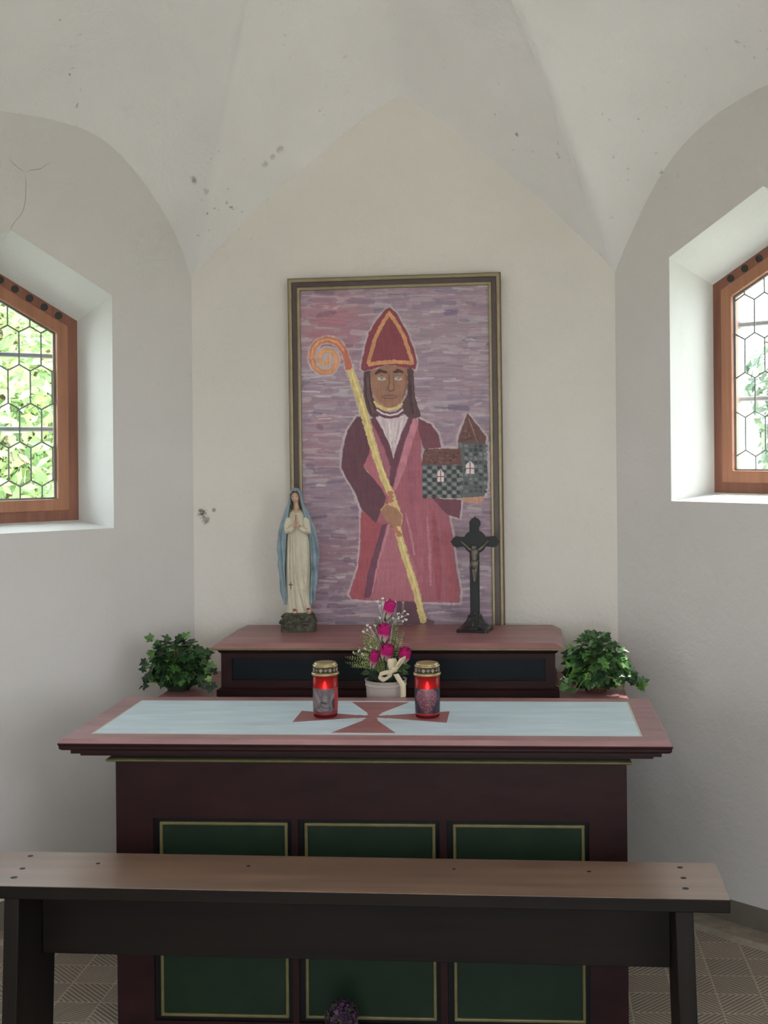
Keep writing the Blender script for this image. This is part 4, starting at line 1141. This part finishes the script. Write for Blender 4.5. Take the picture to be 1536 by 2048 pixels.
rows = [(1660, 192, 512, 74, .055), (1600, 198, 510, 74, .06), (1480, 202, 505, 76, .055), (1300, 200, 503, 78, .045), (1100, 200, 506, 78, .035), (900, 203, 505, 76, .025), (760, 210, 495, 70, .02), (680, 218, 478, 66, .015), (620, 222, 470, 66, .01), (560, 224, 462, 70, .004), (480, 226, 448, 68, 0), (420, 236, 430, 60, 0), (392, 252, 410, 50, 0), (372, 276, 386, 40, 0), (360, 290, 378, 34, 0)]
RIDGE = [([(620, 330), (900, 338), (1150, 352), (1350, 385), (1500, 425), (1660, 475)], 13, 15), ([(640, 300), (900, 306), (1200, 318), (1450, 338), (1660, 362)], 11, 14),
    ([(700, 238), (1000, 228), (1300, 232), (1660, 245)], 14, 10), ([(720, 460), (1000, 474), (1250, 462), (1400, 430), (1660, 452)], 13, 12), ([(1250, 280), (1450, 288), (1660, 300)], 10, 13),
    ([(800, 400), (1100, 420), (1300, 450), (1660, 500)], 12, 9), ([(1000, 262), (1300, 258), (1660, 268)], 9, 8)]
def robe_row(cy_):
    R_ = [r for r in rows]; ys = [-r[0] for r in R_]
    xl, xr, d = (smooth_interp(ys, [r[q] for r in R_], -cy_) for q in (1, 2, 3))
    ring = ringel(cy_, xl, xr, d, 150)
    x0, x1 = S(xl, cy_).x, S(xr, cy_).x; z = ring[0].z
    for i, v in enumerate(ring):
        front = max(0, -math.sin(2*math.pi*i/150))
        xs = 540 - 540 + xl + (xr-xl)*(v.x-x0)/max(x1-x0, 1e-6)
        h = 0
        for path, w, a in RIDGE:
            if cy_ < path[0][0]-60: continue
            xc = smooth_interp([p[0] for p in path], [p[1] for p in path], cy_)
            k = min(1, (cy_-path[0][0]+60)/220)
            h += a*k*math.exp(-((xs-xc)/w)**2)
        hem = 26*math.exp(-((cy_-1345-.0016*(xs-345)**2)/16)**2)*.35 if 250 < xs < 480 else 0
        v.y -= (h*1.9 - 9 + hem)*UU*front**.6*.9
    return ring
loft(bm, [robe_row(1660-(1660-360)*j/110) for j in range(111)])
def limb(pts, r): tube(bm, [S(*p[:2], p[2]*UU) for p in pts], [v*UU for v in r], 14)
limb([(238, 470, -10), (222, 560, -30), (232, 632, -62), (275, 612, -96), (318, 580, -112)], [46, 48, 46, 40, 30])
limb([(440, 470, -10), (462, 560, -30), (478, 640, -62), (440, 618, -96), (385, 580, -112)], [46, 48, 46, 40, 30])
ro = obj('robe', bm, M_robe, statue, True); md = ro.modifiers.new('r', 'REMESH'); md.mode = 'VOXEL'; md.voxel_size = .0013; md.use_smooth_shade = True
md = ro.modifiers.new('s', 'SMOOTH'); md.iterations = 1; md.factor = .5
bm = BM(); 
tube(bm, [S(274, 378, -44*UU), S(300, 392, -58*UU), (S(330, 396, -62*UU)), S(362, 390, -58*UU), S(392, 374, -44*UU)], 6*UU, 8); obj('gilt_collar', bm, M_gild, statue, True)
# head: one body with neck
bm = BM()
hc = S(318, 212, -14*UU)
vs = ball(bm, hc, 1, 56*UU, 58*UU, 76*UU, 28, 22)
for v in vs:
    d = v.co - hc; x, y, z = d.x/(56*UU), d.y/(58*UU), d.z/(76*UU)
    if z < 0: v.co.x = hc.x + d.x*(1-.30*z*z)
    if y < 0:
        v.co.y -= 12*UU*math.exp(-(x/.16)**2-((z+.12)/.22)**2)*(-y)        # nose
        v.co.y += 5*UU*(math.exp(-((abs(x)-.42)/.2)**2-((z-.12)/.12)**2))  # eye sockets
        v.co.y -= 4*UU*math.exp(-(x/.3)**2-((z+.55)/.10)**2)               # lips
        v.co.y -= 4*UU*math.exp(-(x/.25)**2-((z+.85)/.14)**2)              # chin
tube(bm, [S(322, 262, -4*UU), S(328, 310, 0), S(332, 380, -6*UU)], [34*UU, 33*UU, 44*UU], 18)
hd = obj('head', bm, M_skin, statue, True)
bm = BM()
for ex in (293, 342):
    ball(bm, S(ex, 203, -66*UU), 1, 10*UU, 4*UU, 4*UU, 8, 6)
    tube(bm, [S(ex-14, 186, -62*UU), S(ex, 180, -68*UU), S(ex+14, 186, -62*UU)], 2.2*UU, 6)
obj('eyes', bm, M_hair, hd, True)
bm = BM(); ball(bm, S(316, 256, -70*UU), 1, 13*UU, 4*UU, 4.5*UU, 10, 6); obj('lips', bm, M_lip, hd, True)
bm = BM()
for pts in (((300, 138, -52), (268, 170, -46), (258, 230, -34), (266, 300, -26), (272, 360, -22)), ((330, 138, -52), (368, 170, -46), (378, 230, -32), (382, 300, -20), (386, 365, -16)), ((282, 158, -40), (318, 146, -50), (354, 158, -40))):
    tube(bm, [S(p[0], p[1], p[2]*UU) for p in pts], ([7*UU, 9*UU, 7*UU] if len(pts) == 3 else [9*UU, 15*UU, 16*UU, 15*UU, 8*UU]), 8)
obj('hair', bm, M_hair, statue, True)
# praying hands: palms together, five fingers each
bm = BM()
for sg in (-1, 1):
    xo = sg*9
    tube(bm, [S(345+sg*34, 586, -112*UU), S(345+sg*17, 555, -120*UU), S(345+xo+2, 520, -124*UU), S(345+xo, 492, -124*UU)], [20*UU, 17*UU, 14*UU, 11*UU], 10)
    for k, (dy_, top) in enumerate(((-14, 432), (-5, 420), (4, 426), (12, 442))):
        tube(bm, [S(345+xo, 500, (-124+dy_)*UU), S(345+xo*.8, 465, (-124+dy_)*UU), S(345+xo*.55, top, (-122+dy_)*UU)], [6*UU, 5.4*UU, 3*UU], 8)
    tube(bm, [S(345+xo*1.6, 535, -132*UU), S(345+xo*1.2, 505, -140*UU), S(345+xo*.7, 476, -140*UU)], [7*UU, 6*UU, 3.6*UU], 8)
obj('praying_hands', bm, M_skin, statue, True)
# mantle
CY = [128, 160, 220, 300, 370, 450, 550, 650, 750, 850, 950, 1060, 1150, 1260, 1380, 1480, 1540]
XL = [270, 256, 244, 226, 192, 168, 145, 125, 108, 106, 112, 97, 124, 130, 133, 180, 200]
XR = [366, 386, 400, 420, 466, 500, 530, 560, 586, 592, 600, 590, 596, 590, 570, 552, 520]
IL = [292, 272, 260, 258, 246, 232, 220, 206, 192, 190, 194, 194, 200, 206, 216, 206, 206]
IR = [346, 368, 384, 394, 415, 440, 456, 484, 505, 505, 510, 512, 512, 506, 505, 506, 506]
bm = BM(); rings = []
for j in range(61):
    cy_ = 128 + (1540-128)*j/60
    xl, xr, il, ir = (interp(CY, Q, cy_) for Q in (XL, XR, IL, IR))
    fy = interp([128, 220, 370, 500, 700, 1540], [-62, -50, -52, -48, -40, -34], cy_); by = interp([128, 220, 370, 700, 1540], [40, 62, 70, 84, 84], cy_)
    ctl = [(il, fy), ((xl+il)/2-6, fy*.72), (xl, fy*.15+10), (xl+(xr-xl)*.18, by*.75), ((xl+xr)/2, by), (xr-(xr-xl)*.18, by*.75), (xr, fy*.15+10), ((xr+ir)/2+6, fy*.72), (ir, fy)]
    row = []
    for i in range(49):
        t = i/48*8; k = min(int(t), 7); f_ = t-k
        p0, p1, p2, p3 = ctl[max(0, k-1)], ctl[k], ctl[k+1], ctl[min(8, k+2)]
        q = [.5*((2*b_) + (c_-a_)*f_ + (2*a_-5*b_+4*c_-d_)*f_**2 + (3*b_-a_-3*c_+d_)*f_**3) for a_, b_, c_, d_ in zip(p0, p1, p2, p3)]
        rip = (8+12*(cy_ > 500))*math.sin(i*.95+cy_*.006) * min(1, max(0, (cy_-260)/400))
        side = abs(i-24)/24
        sw = 26*math.sin(cy_*.020 + (2.2 if i > 24 else 0) + side*5)*(cy_ > 420)*min(1, (cy_-420)/300)*side*(1-side)*3.2
        row.append(S(q[0]+rip*.6*(1 if i > 24 else -1), cy_, (q[1]-rip*.8-sw)*UU))
    rings.append(row)
loft(bm, rings, closed=False, cap=False)
# swags: draped fold lines on both sides
vh = ball(bm, S(322, 192, -2*UU), 1, 78*UU, 72*UU, 94*UU, 28, 20); c0 = S(322, 192, -2*UU)
dele = [v for v in vh if (v.co.y < c0.y - 14*UU and v.co.z < c0.z + 52*UU + 26*UU*((v.co.x-c0.x)/(78*UU))**2*-1) or v.co.z < c0.z - 50*UU]
bmesh.ops.delete(bm, geom=dele, context='VERTS')
mn = obj('mantle', bm, M_mantle, statue, True); md = mn.modifiers.new('t', 'SOLIDIFY'); md.thickness = .0030; md.offset = 0
# feet with roses, rosary, rocky base
for fx, fy_, ex, ey in ((322, 1600, 336, 1690), (492, 1590, 512, 1650)):
    bm = BM(); tube(bm, [S(fx, fy_+10, -66*UU), S((fx+ex)/2, (fy_+ey)/2, -96*UU), S(ex, ey-18, -112*UU)], [20*UU, 24*UU, 18*UU], 12)
    for k in range(5): ball(bm, S(ex-18+k*9, ey-8+abs(k-1)*-2, (-126+abs(k-1)*3)*UU), (7.5-k*.7)*UU, u=8, v=6)
    ft = obj('foot', bm, M_skin, statue, True)
    bm = BM()
    for k in range(6): ball(bm, S(fx+13*math.cos(k*1.05), fy_+2+9*math.sin(k*1.05), -92*UU), 9*UU, u=8, v=6)
    ball(bm, S(fx, fy_+2, -98*UU), 9*UU, u=8, v=6); obj('foot_rose', bm, M_rosred, ft, True)
bm = BM()
for k in range(34):
    y = 690 + k*16.5; r = 5.5 if k in (11, 25) else 3.2
    ball(bm, S(262+k*.2+2*math.sin(k*.3), y, -interp([690, 900, 1300], [70, 86, 92], y)*UU), r*UU, u=7, v=5)
tube(bm, [S(262, 640, -100*UU), S(258, 690, -72*UU), S(266, 1250, -90*UU)], .8*UU, 5)
q = S(274, 1300, -94*UU); box(bm, q.x-4*UU, q.x+4*UU, q.y-3*UU, q.y+3*UU, q.z-44*UU, q.z+44*UU); box(bm, q.x-26*UU, q.x+26*UU, q.y-3*UU, q.y+3*UU, q.z+4*UU, q.z+13*UU)
obj('rosary', bm, M_bead, statue, True)
bm = BM()
rings = []
for (z, k_, am) in ((0, 1.0, .0), (.024, 1.0, .0), (.030, .97, .05), (.042, .98, .10), (.054, .92, .12), (.064, .88, .12), (.072, .70, .1)):
    r_ = []
    for i in range(48):
        a = 2*math.pi*i/48
        ex = 1/max(abs(math.cos(a))**4 + abs(math.sin(a))**4, 1e-6)**.25
        q = k_*(1 + am*noise.noise(Vector((math.cos(a)*3, math.sin(a)*3, z*60))))
        r_.append(Vector((sb.x + .0665*ex*q*math.cos(a), SY + .050*ex*q*math.sin(a), SB+z)))
    rings.append(r_)
loft(bm, rings)
for k in range(40):
    a = random.uniform(math.pi*.9, 2.1*math.pi); z = random.uniform(.028, .066); q = 1.08-.25*(z-.028)/.04
    ball(bm, Vector((sb.x+.060*q*math.cos(a), SY+.050*q*math.sin(a), SB+z)), random.uniform(.006, .012), 1.5, 1, .6, 7, 5)
obj('rocky_base', bm, M_rock, statue)

# ------------------------------------------------------------------ crucifix
KY = 4.80
def K(cx_, cy_, dy=0): p = at_y(860+cx_/7.06, 1000+cy_/7.06, KY); return Vector((p.x, KY+dy, p.z))
KU = KY/FPX/7.06
M_cast = mat('black_cast_iron', (.010, .0105, .012), .42, .2, 40, spec=.28)
M_corp = mat('tarnished_silver', lin((120, 112, 104)), .42, .25, 80, metal=.5)
kb = K(638, 1850)
cruc = thing('standing_crucifix', 'black standing crucifix with rounded arms and a small silver figure', 'crucifix', (kb.x, KY, SB))
bm = BM(); n = 96; rings = []
oct_ = lambda a: min(1.26, .93/max(abs(math.cos(a+.17)), abs(math.sin(a+.17))))
for (z, r, sh, fl) in ((0, .066, 1, 0), (.011, .066, 1, 0), (.0125, .0625, 1, 0), (.0145, .060, .5, 0), (.017, .0575, 0, 0), (.019, .055, 0, .0), (.020, .0525, 0, .02), (.026, .044, 0, .05), (.034, .036, 0, .055), (.044, .030, 0, .055), (.053, .0272, 0, .03), (.055, .0285, 0, 0), (.058, .0285, 0, 0), (.060, .026, 0, 0), (.066, .0195, 0, 0), (.070, .0185, 0, 0)):
    rings.append([Vector((kb.x + r*(oct_(2*math.pi*i/n)*sh+1-sh)*(1+fl*math.cos(math.pi*i/1.5))*math.cos(2*math.pi*i/n+.0), KY + r*(oct_(2*math.pi*i/n)*sh+1-sh)*(1+fl*math.cos(math.pi*i/1.5))*math.sin(2*math.pi*i/n), SB+z)) for i in range(n)])
loft(bm, rings); M_castg = mat('polished_cast_iron', (.012, .0125, .014), .26, .2, 40, spec=.6); bo = obj('flared_base', bm, M_castg, cruc)
zb = SB+.068
c_ = K(635, 590); W2 = 67*KU
def disc(bm, c, r, y0, y1, n=40): prism(bm, [(r*math.cos(2*math.pi*k/n), r*math.sin(2*math.pi*k/n)) for k in range(n)], lambda x, z: Vector((c.x+x, KY+y0, c.z+z)), lambda x, z: Vector((c.x+x, KY+y1, c.z+z)))
bm = BM()
T0, T1 = -.010, .010
box(bm, kb.x-W2, kb.x+W2, KY+T0, KY+T1, zb, K(635, 700).z); bevel(obj("shaft", bm, M_cast, cruc), .002)
bm = BM()
box(bm, kb.x-W2, kb.x+W2, KY+T0, KY+T1, K(0, 705).z, K(0, 330).z)
box(bm, K(385, 0).x, K(890, 0).x, KY+T0, KY+T1, K(0, 660).z, K(0, 522).z)
disc(bm, c_, 166*KU, T0-.001, T1)
for (x, y, r) in ((385, 590, 77), (890, 588, 77), (635, 330, 79)): disc(bm, K(x, y), r*KU, T0-.0015, T1+.0015)
for (x, y) in ((303, 590), (972, 586), (637, 248)): ball(bm, K(x, y), 12*KU, u=10, v=8)
bevel(obj('cross_plate', bm, M_cast, cruc), .002)
bm = BM()
Cf = lambda x, y, d: K(x, y, -.012-d*KU)
tube(bm, [Cf(634, 690, 22), Cf(634, 720, 32), Cf(630, 760, 38), Cf(630, 820, 34), Cf(634, 860, 34)], [40*KU, 52*KU, 46*KU, 36*KU, 42*KU], 14)
for sg in (-1, 1):
    hx = 635 + sg*185; hy = 592 if sg < 0 else 580
    tube(bm, [Cf(635+sg*40, 706, 26), Cf(635+sg*70, 690, 24), Cf(635+sg*125, 640, 20), Cf(hx, hy, 12)], [20*KU, 18*KU, 14*KU, 9*KU], 10)
    ball(bm, Cf(hx, hy-4, 12), 12*KU, 1, .6, 1.2, 8, 6)
    tube(bm, [Cf(634+sg*20, 890, 34), Cf(632+sg*17, 985, 52), Cf(631+sg*10, 1080, 34), Cf(630+sg*5, 1128, 26), Cf(628+sg*4, 1150, 38)], [24*KU, 20*KU, 15*KU, 10*KU, 9*KU], 10)
hv = ball(bm, Cf(612, 668, 40), 1, 30*KU, 32*KU, 40*KU, 14, 10)
tube(bm, [Cf(622, 690, 30), Cf(630, 712, 28)], [17*KU, 20*KU], 8)
cf = obj('corpus', bm, M_corp, cruc, True)
bm = BM(); tube(bm, [Cf(634, 850, 36), Cf(632, 890, 40), Cf(628, 930, 42), Cf(624, 965, 40)], [46*KU, 52*KU, 44*KU, 34*KU], 14); tube(bm, [Cf(596, 880, 40), Cf(575, 920, 42), Cf(566, 970, 36)], [16*KU, 18*KU, 10*KU], 8); tube(bm, [Cf(586, 858, 60), Cf(640, 866, 76), Cf(690, 850, 52)], [8*KU]*3, 8); obj('loincloth', bm, M_corp, cf, True)
bm = BM(); tube(bm, [Cf(640, 640, 40), Cf(646, 680, 30), Cf(640, 720, 36)], [12*KU, 10*KU, 6*KU], 8); tube(bm, [Cf(584, 655, 46), Cf(596, 640, 66), Cf(625, 640, 66), Cf(642, 652, 40)], [6*KU]*4, 8); obj('hair', bm, M_corp, cf, True)

# ------------------------------------------------------------------ bench in front
BZ = .62
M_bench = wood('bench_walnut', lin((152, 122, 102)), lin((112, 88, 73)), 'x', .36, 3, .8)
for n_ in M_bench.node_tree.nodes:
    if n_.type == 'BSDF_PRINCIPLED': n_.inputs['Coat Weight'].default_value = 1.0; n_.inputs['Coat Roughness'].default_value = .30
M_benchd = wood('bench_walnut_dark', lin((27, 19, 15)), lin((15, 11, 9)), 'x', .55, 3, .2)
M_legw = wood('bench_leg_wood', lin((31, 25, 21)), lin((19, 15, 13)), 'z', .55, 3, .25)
M_hole = mat('dark_plug', (.02, .015, .012), .6)
pr, pb, pl0, pb0 = at_z(1461, 1800, BZ), at_z(1440, 1726, BZ), at_z(0, 1772, BZ), at_z(0, 1700, BZ)
bench = thing('prayer_bench', 'long dark wooden prayer bench standing before the altar', 'bench', (0, (pr.y+pb.y)/2, 0))
dirx = (pr-pl0).normalized(); diry = Vector((-dirx.y, dirx.x, 0)); DB = (pb-pr).dot(diry)
def bp(s, d, z): p = pr + dirx*s + diry*d; return Vector((p.x, p.y, z))
SL0 = -2.085
def bboard(bm, s0, s1, d0, d1, z0, z1, sp0=0, sp1=0):
    v = [bm.verts.new(bp(*q)) for q in ((s0-sp0, d0, z0), (s1-sp1, d0, z0), (s1-sp1, d1, z0), (s0-sp0, d1, z0), (s0, d0, z1), (s1, d0, z1), (s1, d1, z1), (s0, d1, z1))]
    for f in ((3, 2, 1, 0), (4, 5, 6, 7), (0, 1, 5, 4), (1, 2, 6, 5), (2, 3, 7, 6), (3, 0, 4, 7)): bm.faces.new([v[i] for i in f])
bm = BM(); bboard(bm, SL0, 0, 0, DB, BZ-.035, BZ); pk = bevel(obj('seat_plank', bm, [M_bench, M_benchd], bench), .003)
for p_ in pk.data.polygons: p_.material_index = 0 if p_.normal.z > .5 else 1  # pale top, dark edges: light and shade put into the wood colour
zlow = at_y(740, 1925, pr.y + DB*.62).z
LR0 = (at_y(1350, 1840, pr.y+.02) - pr).dot(dirx); LR1 = (at_y(1386.5, 1840, pr.y+.02) - pr).dot(dirx)
LL0 = (at_y(11, 1840, pl0.y+.02) - pr).dot(dirx); LL1 = (at_y(41, 1840, pl0.y+.02) - pr).dot(dirx)
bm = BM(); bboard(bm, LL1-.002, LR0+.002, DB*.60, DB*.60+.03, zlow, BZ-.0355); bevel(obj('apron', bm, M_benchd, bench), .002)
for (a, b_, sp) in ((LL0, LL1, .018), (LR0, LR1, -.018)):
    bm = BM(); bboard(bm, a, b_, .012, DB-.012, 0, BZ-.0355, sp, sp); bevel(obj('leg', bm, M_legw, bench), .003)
for (x, y, r) in ((61, 1712, .008), (45, 1737, .008), (28, 1755, .0095), (196, 1727, .006), (497, 1732, .006), (908, 1738, .0045), (1178, 1743, .006), (1360, 1735, .008), (1367, 1756, .008), (1371, 1777, .009)):
    p = at_z(x, y, BZ); bm = BM(); lathe(bm, [(0, -.002), (r, -.002), (r, .0004), (r*.8, .0006), (0, .0006)], 16, p, cap=False); obj('plug', bm, M_hole, pk)

# ------------------------------------------------------------------ purple flowers on the floor before the altar
M_purple = vcol_mat('purple_floret', .7, .2, 60, trans=.1)
M_vase = mat('grey_vase', lin((92, 88, 84)), .5, .1)
p0 = at_y(684, 2048, 3.62)
vs_ = thing('flower_vase', 'purple flower cluster in a vase on the floor before the altar', 'flowers', (p0.x, 3.62, 0))
bm = BM(); lathe(bm, [(0, 0), (.05, 0), (.062, .03), (.058, .08), (.044, .105), (.048, .112), (.042, .110), (.0, .104)], 28, (p0.x, 3.62, 0), cap=False); obj('vase', bm, M_vase, vs_, True)
bm = BM(); bm.loops.layers.float_color.new('Col'); hc = at_y(684, 2034, 3.62)
for k in range(420):
    d = Vector((random.gauss(0, 1), random.gauss(0, 1), random.gauss(0, 1))).normalized(); p = hc + d*.047*random.uniform(.75, 1.05)*Vector((1, 1, 1)).x
    c = random.choice([(62, 34, 66), (50, 28, 54), (78, 50, 80), (98, 74, 92), (44, 26, 46), (66, 58, 46)])
    s_ = random.uniform(.004, .008); t_ = d.orthogonal().normalized(); t_.rotate(Matrix.Rotation(random.uniform(0, 6.28), 3, d)); w2 = d.cross(t_)
    for q in range(4):
        a = q*math.pi/2; e1 = t_*math.cos(a)+w2*math.sin(a); e2 = t_*math.cos(a+.8)+w2*math.sin(a+.8); e3 = t_*math.cos(a+1.4)+w2*math.sin(a+1.4)
        f = bm.faces.new([bm.verts.new(v) for v in (p, p+e1*s_*.8+d*.002, p+e2*s_*1.2+d*.003, p+e3*s_*.8+d*.002)]); setcol(bm, [f], lin(c))
obj('flower_head', bm, M_purple, vs_)
bm = BM()
for k in range(6): tube(bm, [Vector((p0.x+random.uniform(-.02, .02), 3.62+random.uniform(-.02, .02), .09)), hc + Vector((random.uniform(-.02, .02), random.uniform(-.02, .02), -.03))], .002, 5)
obj('stems', bm, M_stem, vs_)

# ------------------------------------------------------------------ outside
M_grass = mat('lawn_green', lin((158, 162, 146)), .9, .2, 3)
bm = BM(); box(bm, -60, 60, -40, 80, -.5, -.13); tag(obj('lawn', bm, M_grass), 'green lawn around the chapel outside', 'lawn', kind='structure')
M_out = vcol_mat('tree_leaf', .55, .15, 6, trans=.45)
M_bark = mat('bark', lin((104, 88, 70)), .9, .3, 12, bmp=.5)
def tree(label, c, rad, n, size, pal, seed, sq=1.0):
    rnd = random.Random(seed)
    t = thing('garden_tree', label, 'tree', (c[0], c[1], -.13), 'trees outside the chapel windows')
    bm = BM(); tube(bm, [(c[0], c[1], -.13), (c[0]+.1, c[1], c[2]*.5), (c[0], c[1], c[2]+rad*.5)], [.16, .12, .05], 10)
    for k in range(26):
        d = Vector((rnd.gauss(0, 1), rnd.gauss(0, 1), rnd.gauss(0, .8))).normalized()
        tube(bm, [(c[0], c[1], c[2]-rad*.3), Vector(c)+d*rad*.5+Vector((0, 0, .1)), Vector(c)+d*rad*.95], [.03, .016, .006], 6)
    obj('trunk', bm, M_bark, t)
    bm = BM(); bm.loops.layers.float_color.new('Col')
    for k in range(n):
        d = Vector((rnd.gauss(0, 1), rnd.gauss(0, 1), rnd.gauss(0, 1))).normalized()
        lump = 1 + .25*noise.noise(d*2.5+Vector((seed, 0, 0)))
        p = Vector(c) + Vector((d.x, d.y, d.z*sq))*rad*lump*rnd.random()**.38
        if p.z < .1: continue
        nrm = (d + Vector((rnd.gauss(0, .6), rnd.gauss(0, .6), rnd.gauss(0, .6)+.6))).normalized()
        u = nrm.orthogonal().normalized(); u.rotate(Matrix.Rotation(rnd.uniform(0, 6.28), 3, nrm)); w = nrm.cross(u)
        s_ = size*rnd.uniform(.6, 1.3)
        f = bm.faces.new([bm.verts.new(q) for q in (p-u*s_, p+w*s_*.42+nrm*s_*.1, p+u*s_, p-w*s_*.42+nrm*s_*.1)])
        cc = rnd.choice(pal); g = rnd.uniform(.8, 1.2); setcol(bm, [f], tuple(min(1, v*g) for v in lin(cc)))
    obj('crown', bm, M_out, t)
PA = [(172, 194, 148), (158, 184, 134), (184, 202, 150), (194, 198, 148), (140, 168, 124)]
PB = [(150, 180, 132), (160, 188, 142), (136, 166, 120)]
tree('near leafy tree seen through the left window', (-3.7, 9.6, 2.1), 1.75, 14000, .06, PA, 1)
tree('broad tree farther behind the left window', (-7.0, 15.2, 3.0), 3.4, 9000, .13, PB, 2)
tree('low bushy tree outside, left of the chapel', (-8.2, 8.6, 1.6), 1.6, 5000, .08, PA, 3)
tree('grey green tree seen through the right window', (3.42, 9.6, 2.0), 1.30, 9000, .07, [(112, 130, 112), (124, 140, 120), (100, 120, 102), (134, 150, 122)], 4)
tree('distant dark tree behind the right window', (6.6, 15, 2.6), 2.6, 6000, .12, PB, 5)

# ------------------------------------------------------------------ light
w = bpy.data.worlds.new('sky'); SC.world = w; w.use_nodes = True
bg = w.node_tree.nodes['Background']; bg.inputs[0].default_value = (.88, .95, 1.0, 1); bg.inputs[1].default_value = 5.6
sd = bpy.data.lights.new('sun', 'SUN'); sd.energy = 6; sd.angle = math.radians(.6); sd.color = (1, .96, .88)
so = bpy.data.objects.new('sun', sd); C.objects.link(so)
EL = math.radians(60); hd_ = Vector((-.90, -.43, 0)).normalized()
so.rotation_euler = (hd_*math.cos(EL) + Vector((0, 0, -math.sin(EL)))).to_track_quat('-Z', 'Y').to_euler(); so.location = (12, 10, 15)
def portal(name, loc, nrm, sx, sy):
    l = bpy.data.lights.new(name, 'AREA'); l.shape = 'RECTANGLE'; l.size = sx; l.size_y = sy; l.cycles.is_portal = True
    o = bpy.data.objects.new(name, l); C.objects.link(o); o.location = loc; o.rotation_euler = Vector(nrm).to_track_quat('-Z', 'Z').to_euler()
portal('portal_left', BLc + DL*LC + NL*.5 + Vector((0, 0, 2.0)), -NL, .80, 1.1)
portal('portal_right', BRc + DR*RC + NR*.5 + Vector((0, 0, 2.1)), -NR, .86, 1.1)
portal('portal_door', ((DX0+DX1)/2, YFRONT-.4, DH/2), (0, 1, 0), DX1-DX0, DH)
for sx_ in (-1, 1): portal('portal_nave', (sx_*(XN+.4), (NWY0+NWY1)/2, (NWZ0+NWZ1)/2), (-sx_, 0, 0), NWY1-NWY0, NWZ1-NWZ0)
SC.view_settings.view_transform = 'Standard'; SC.view_settings.look = 'None'; SC.view_settings.gamma = 1
SC.view_settings.use_curve_mapping = False
SC.view_settings.exposure = 0.56
SC.cycles.max_bounces = 14; SC.cycles.diffuse_bounces = 8; SC.cycles.transparent_max_bounces = 12; SC.cycles.sample_clamp_indirect = 6
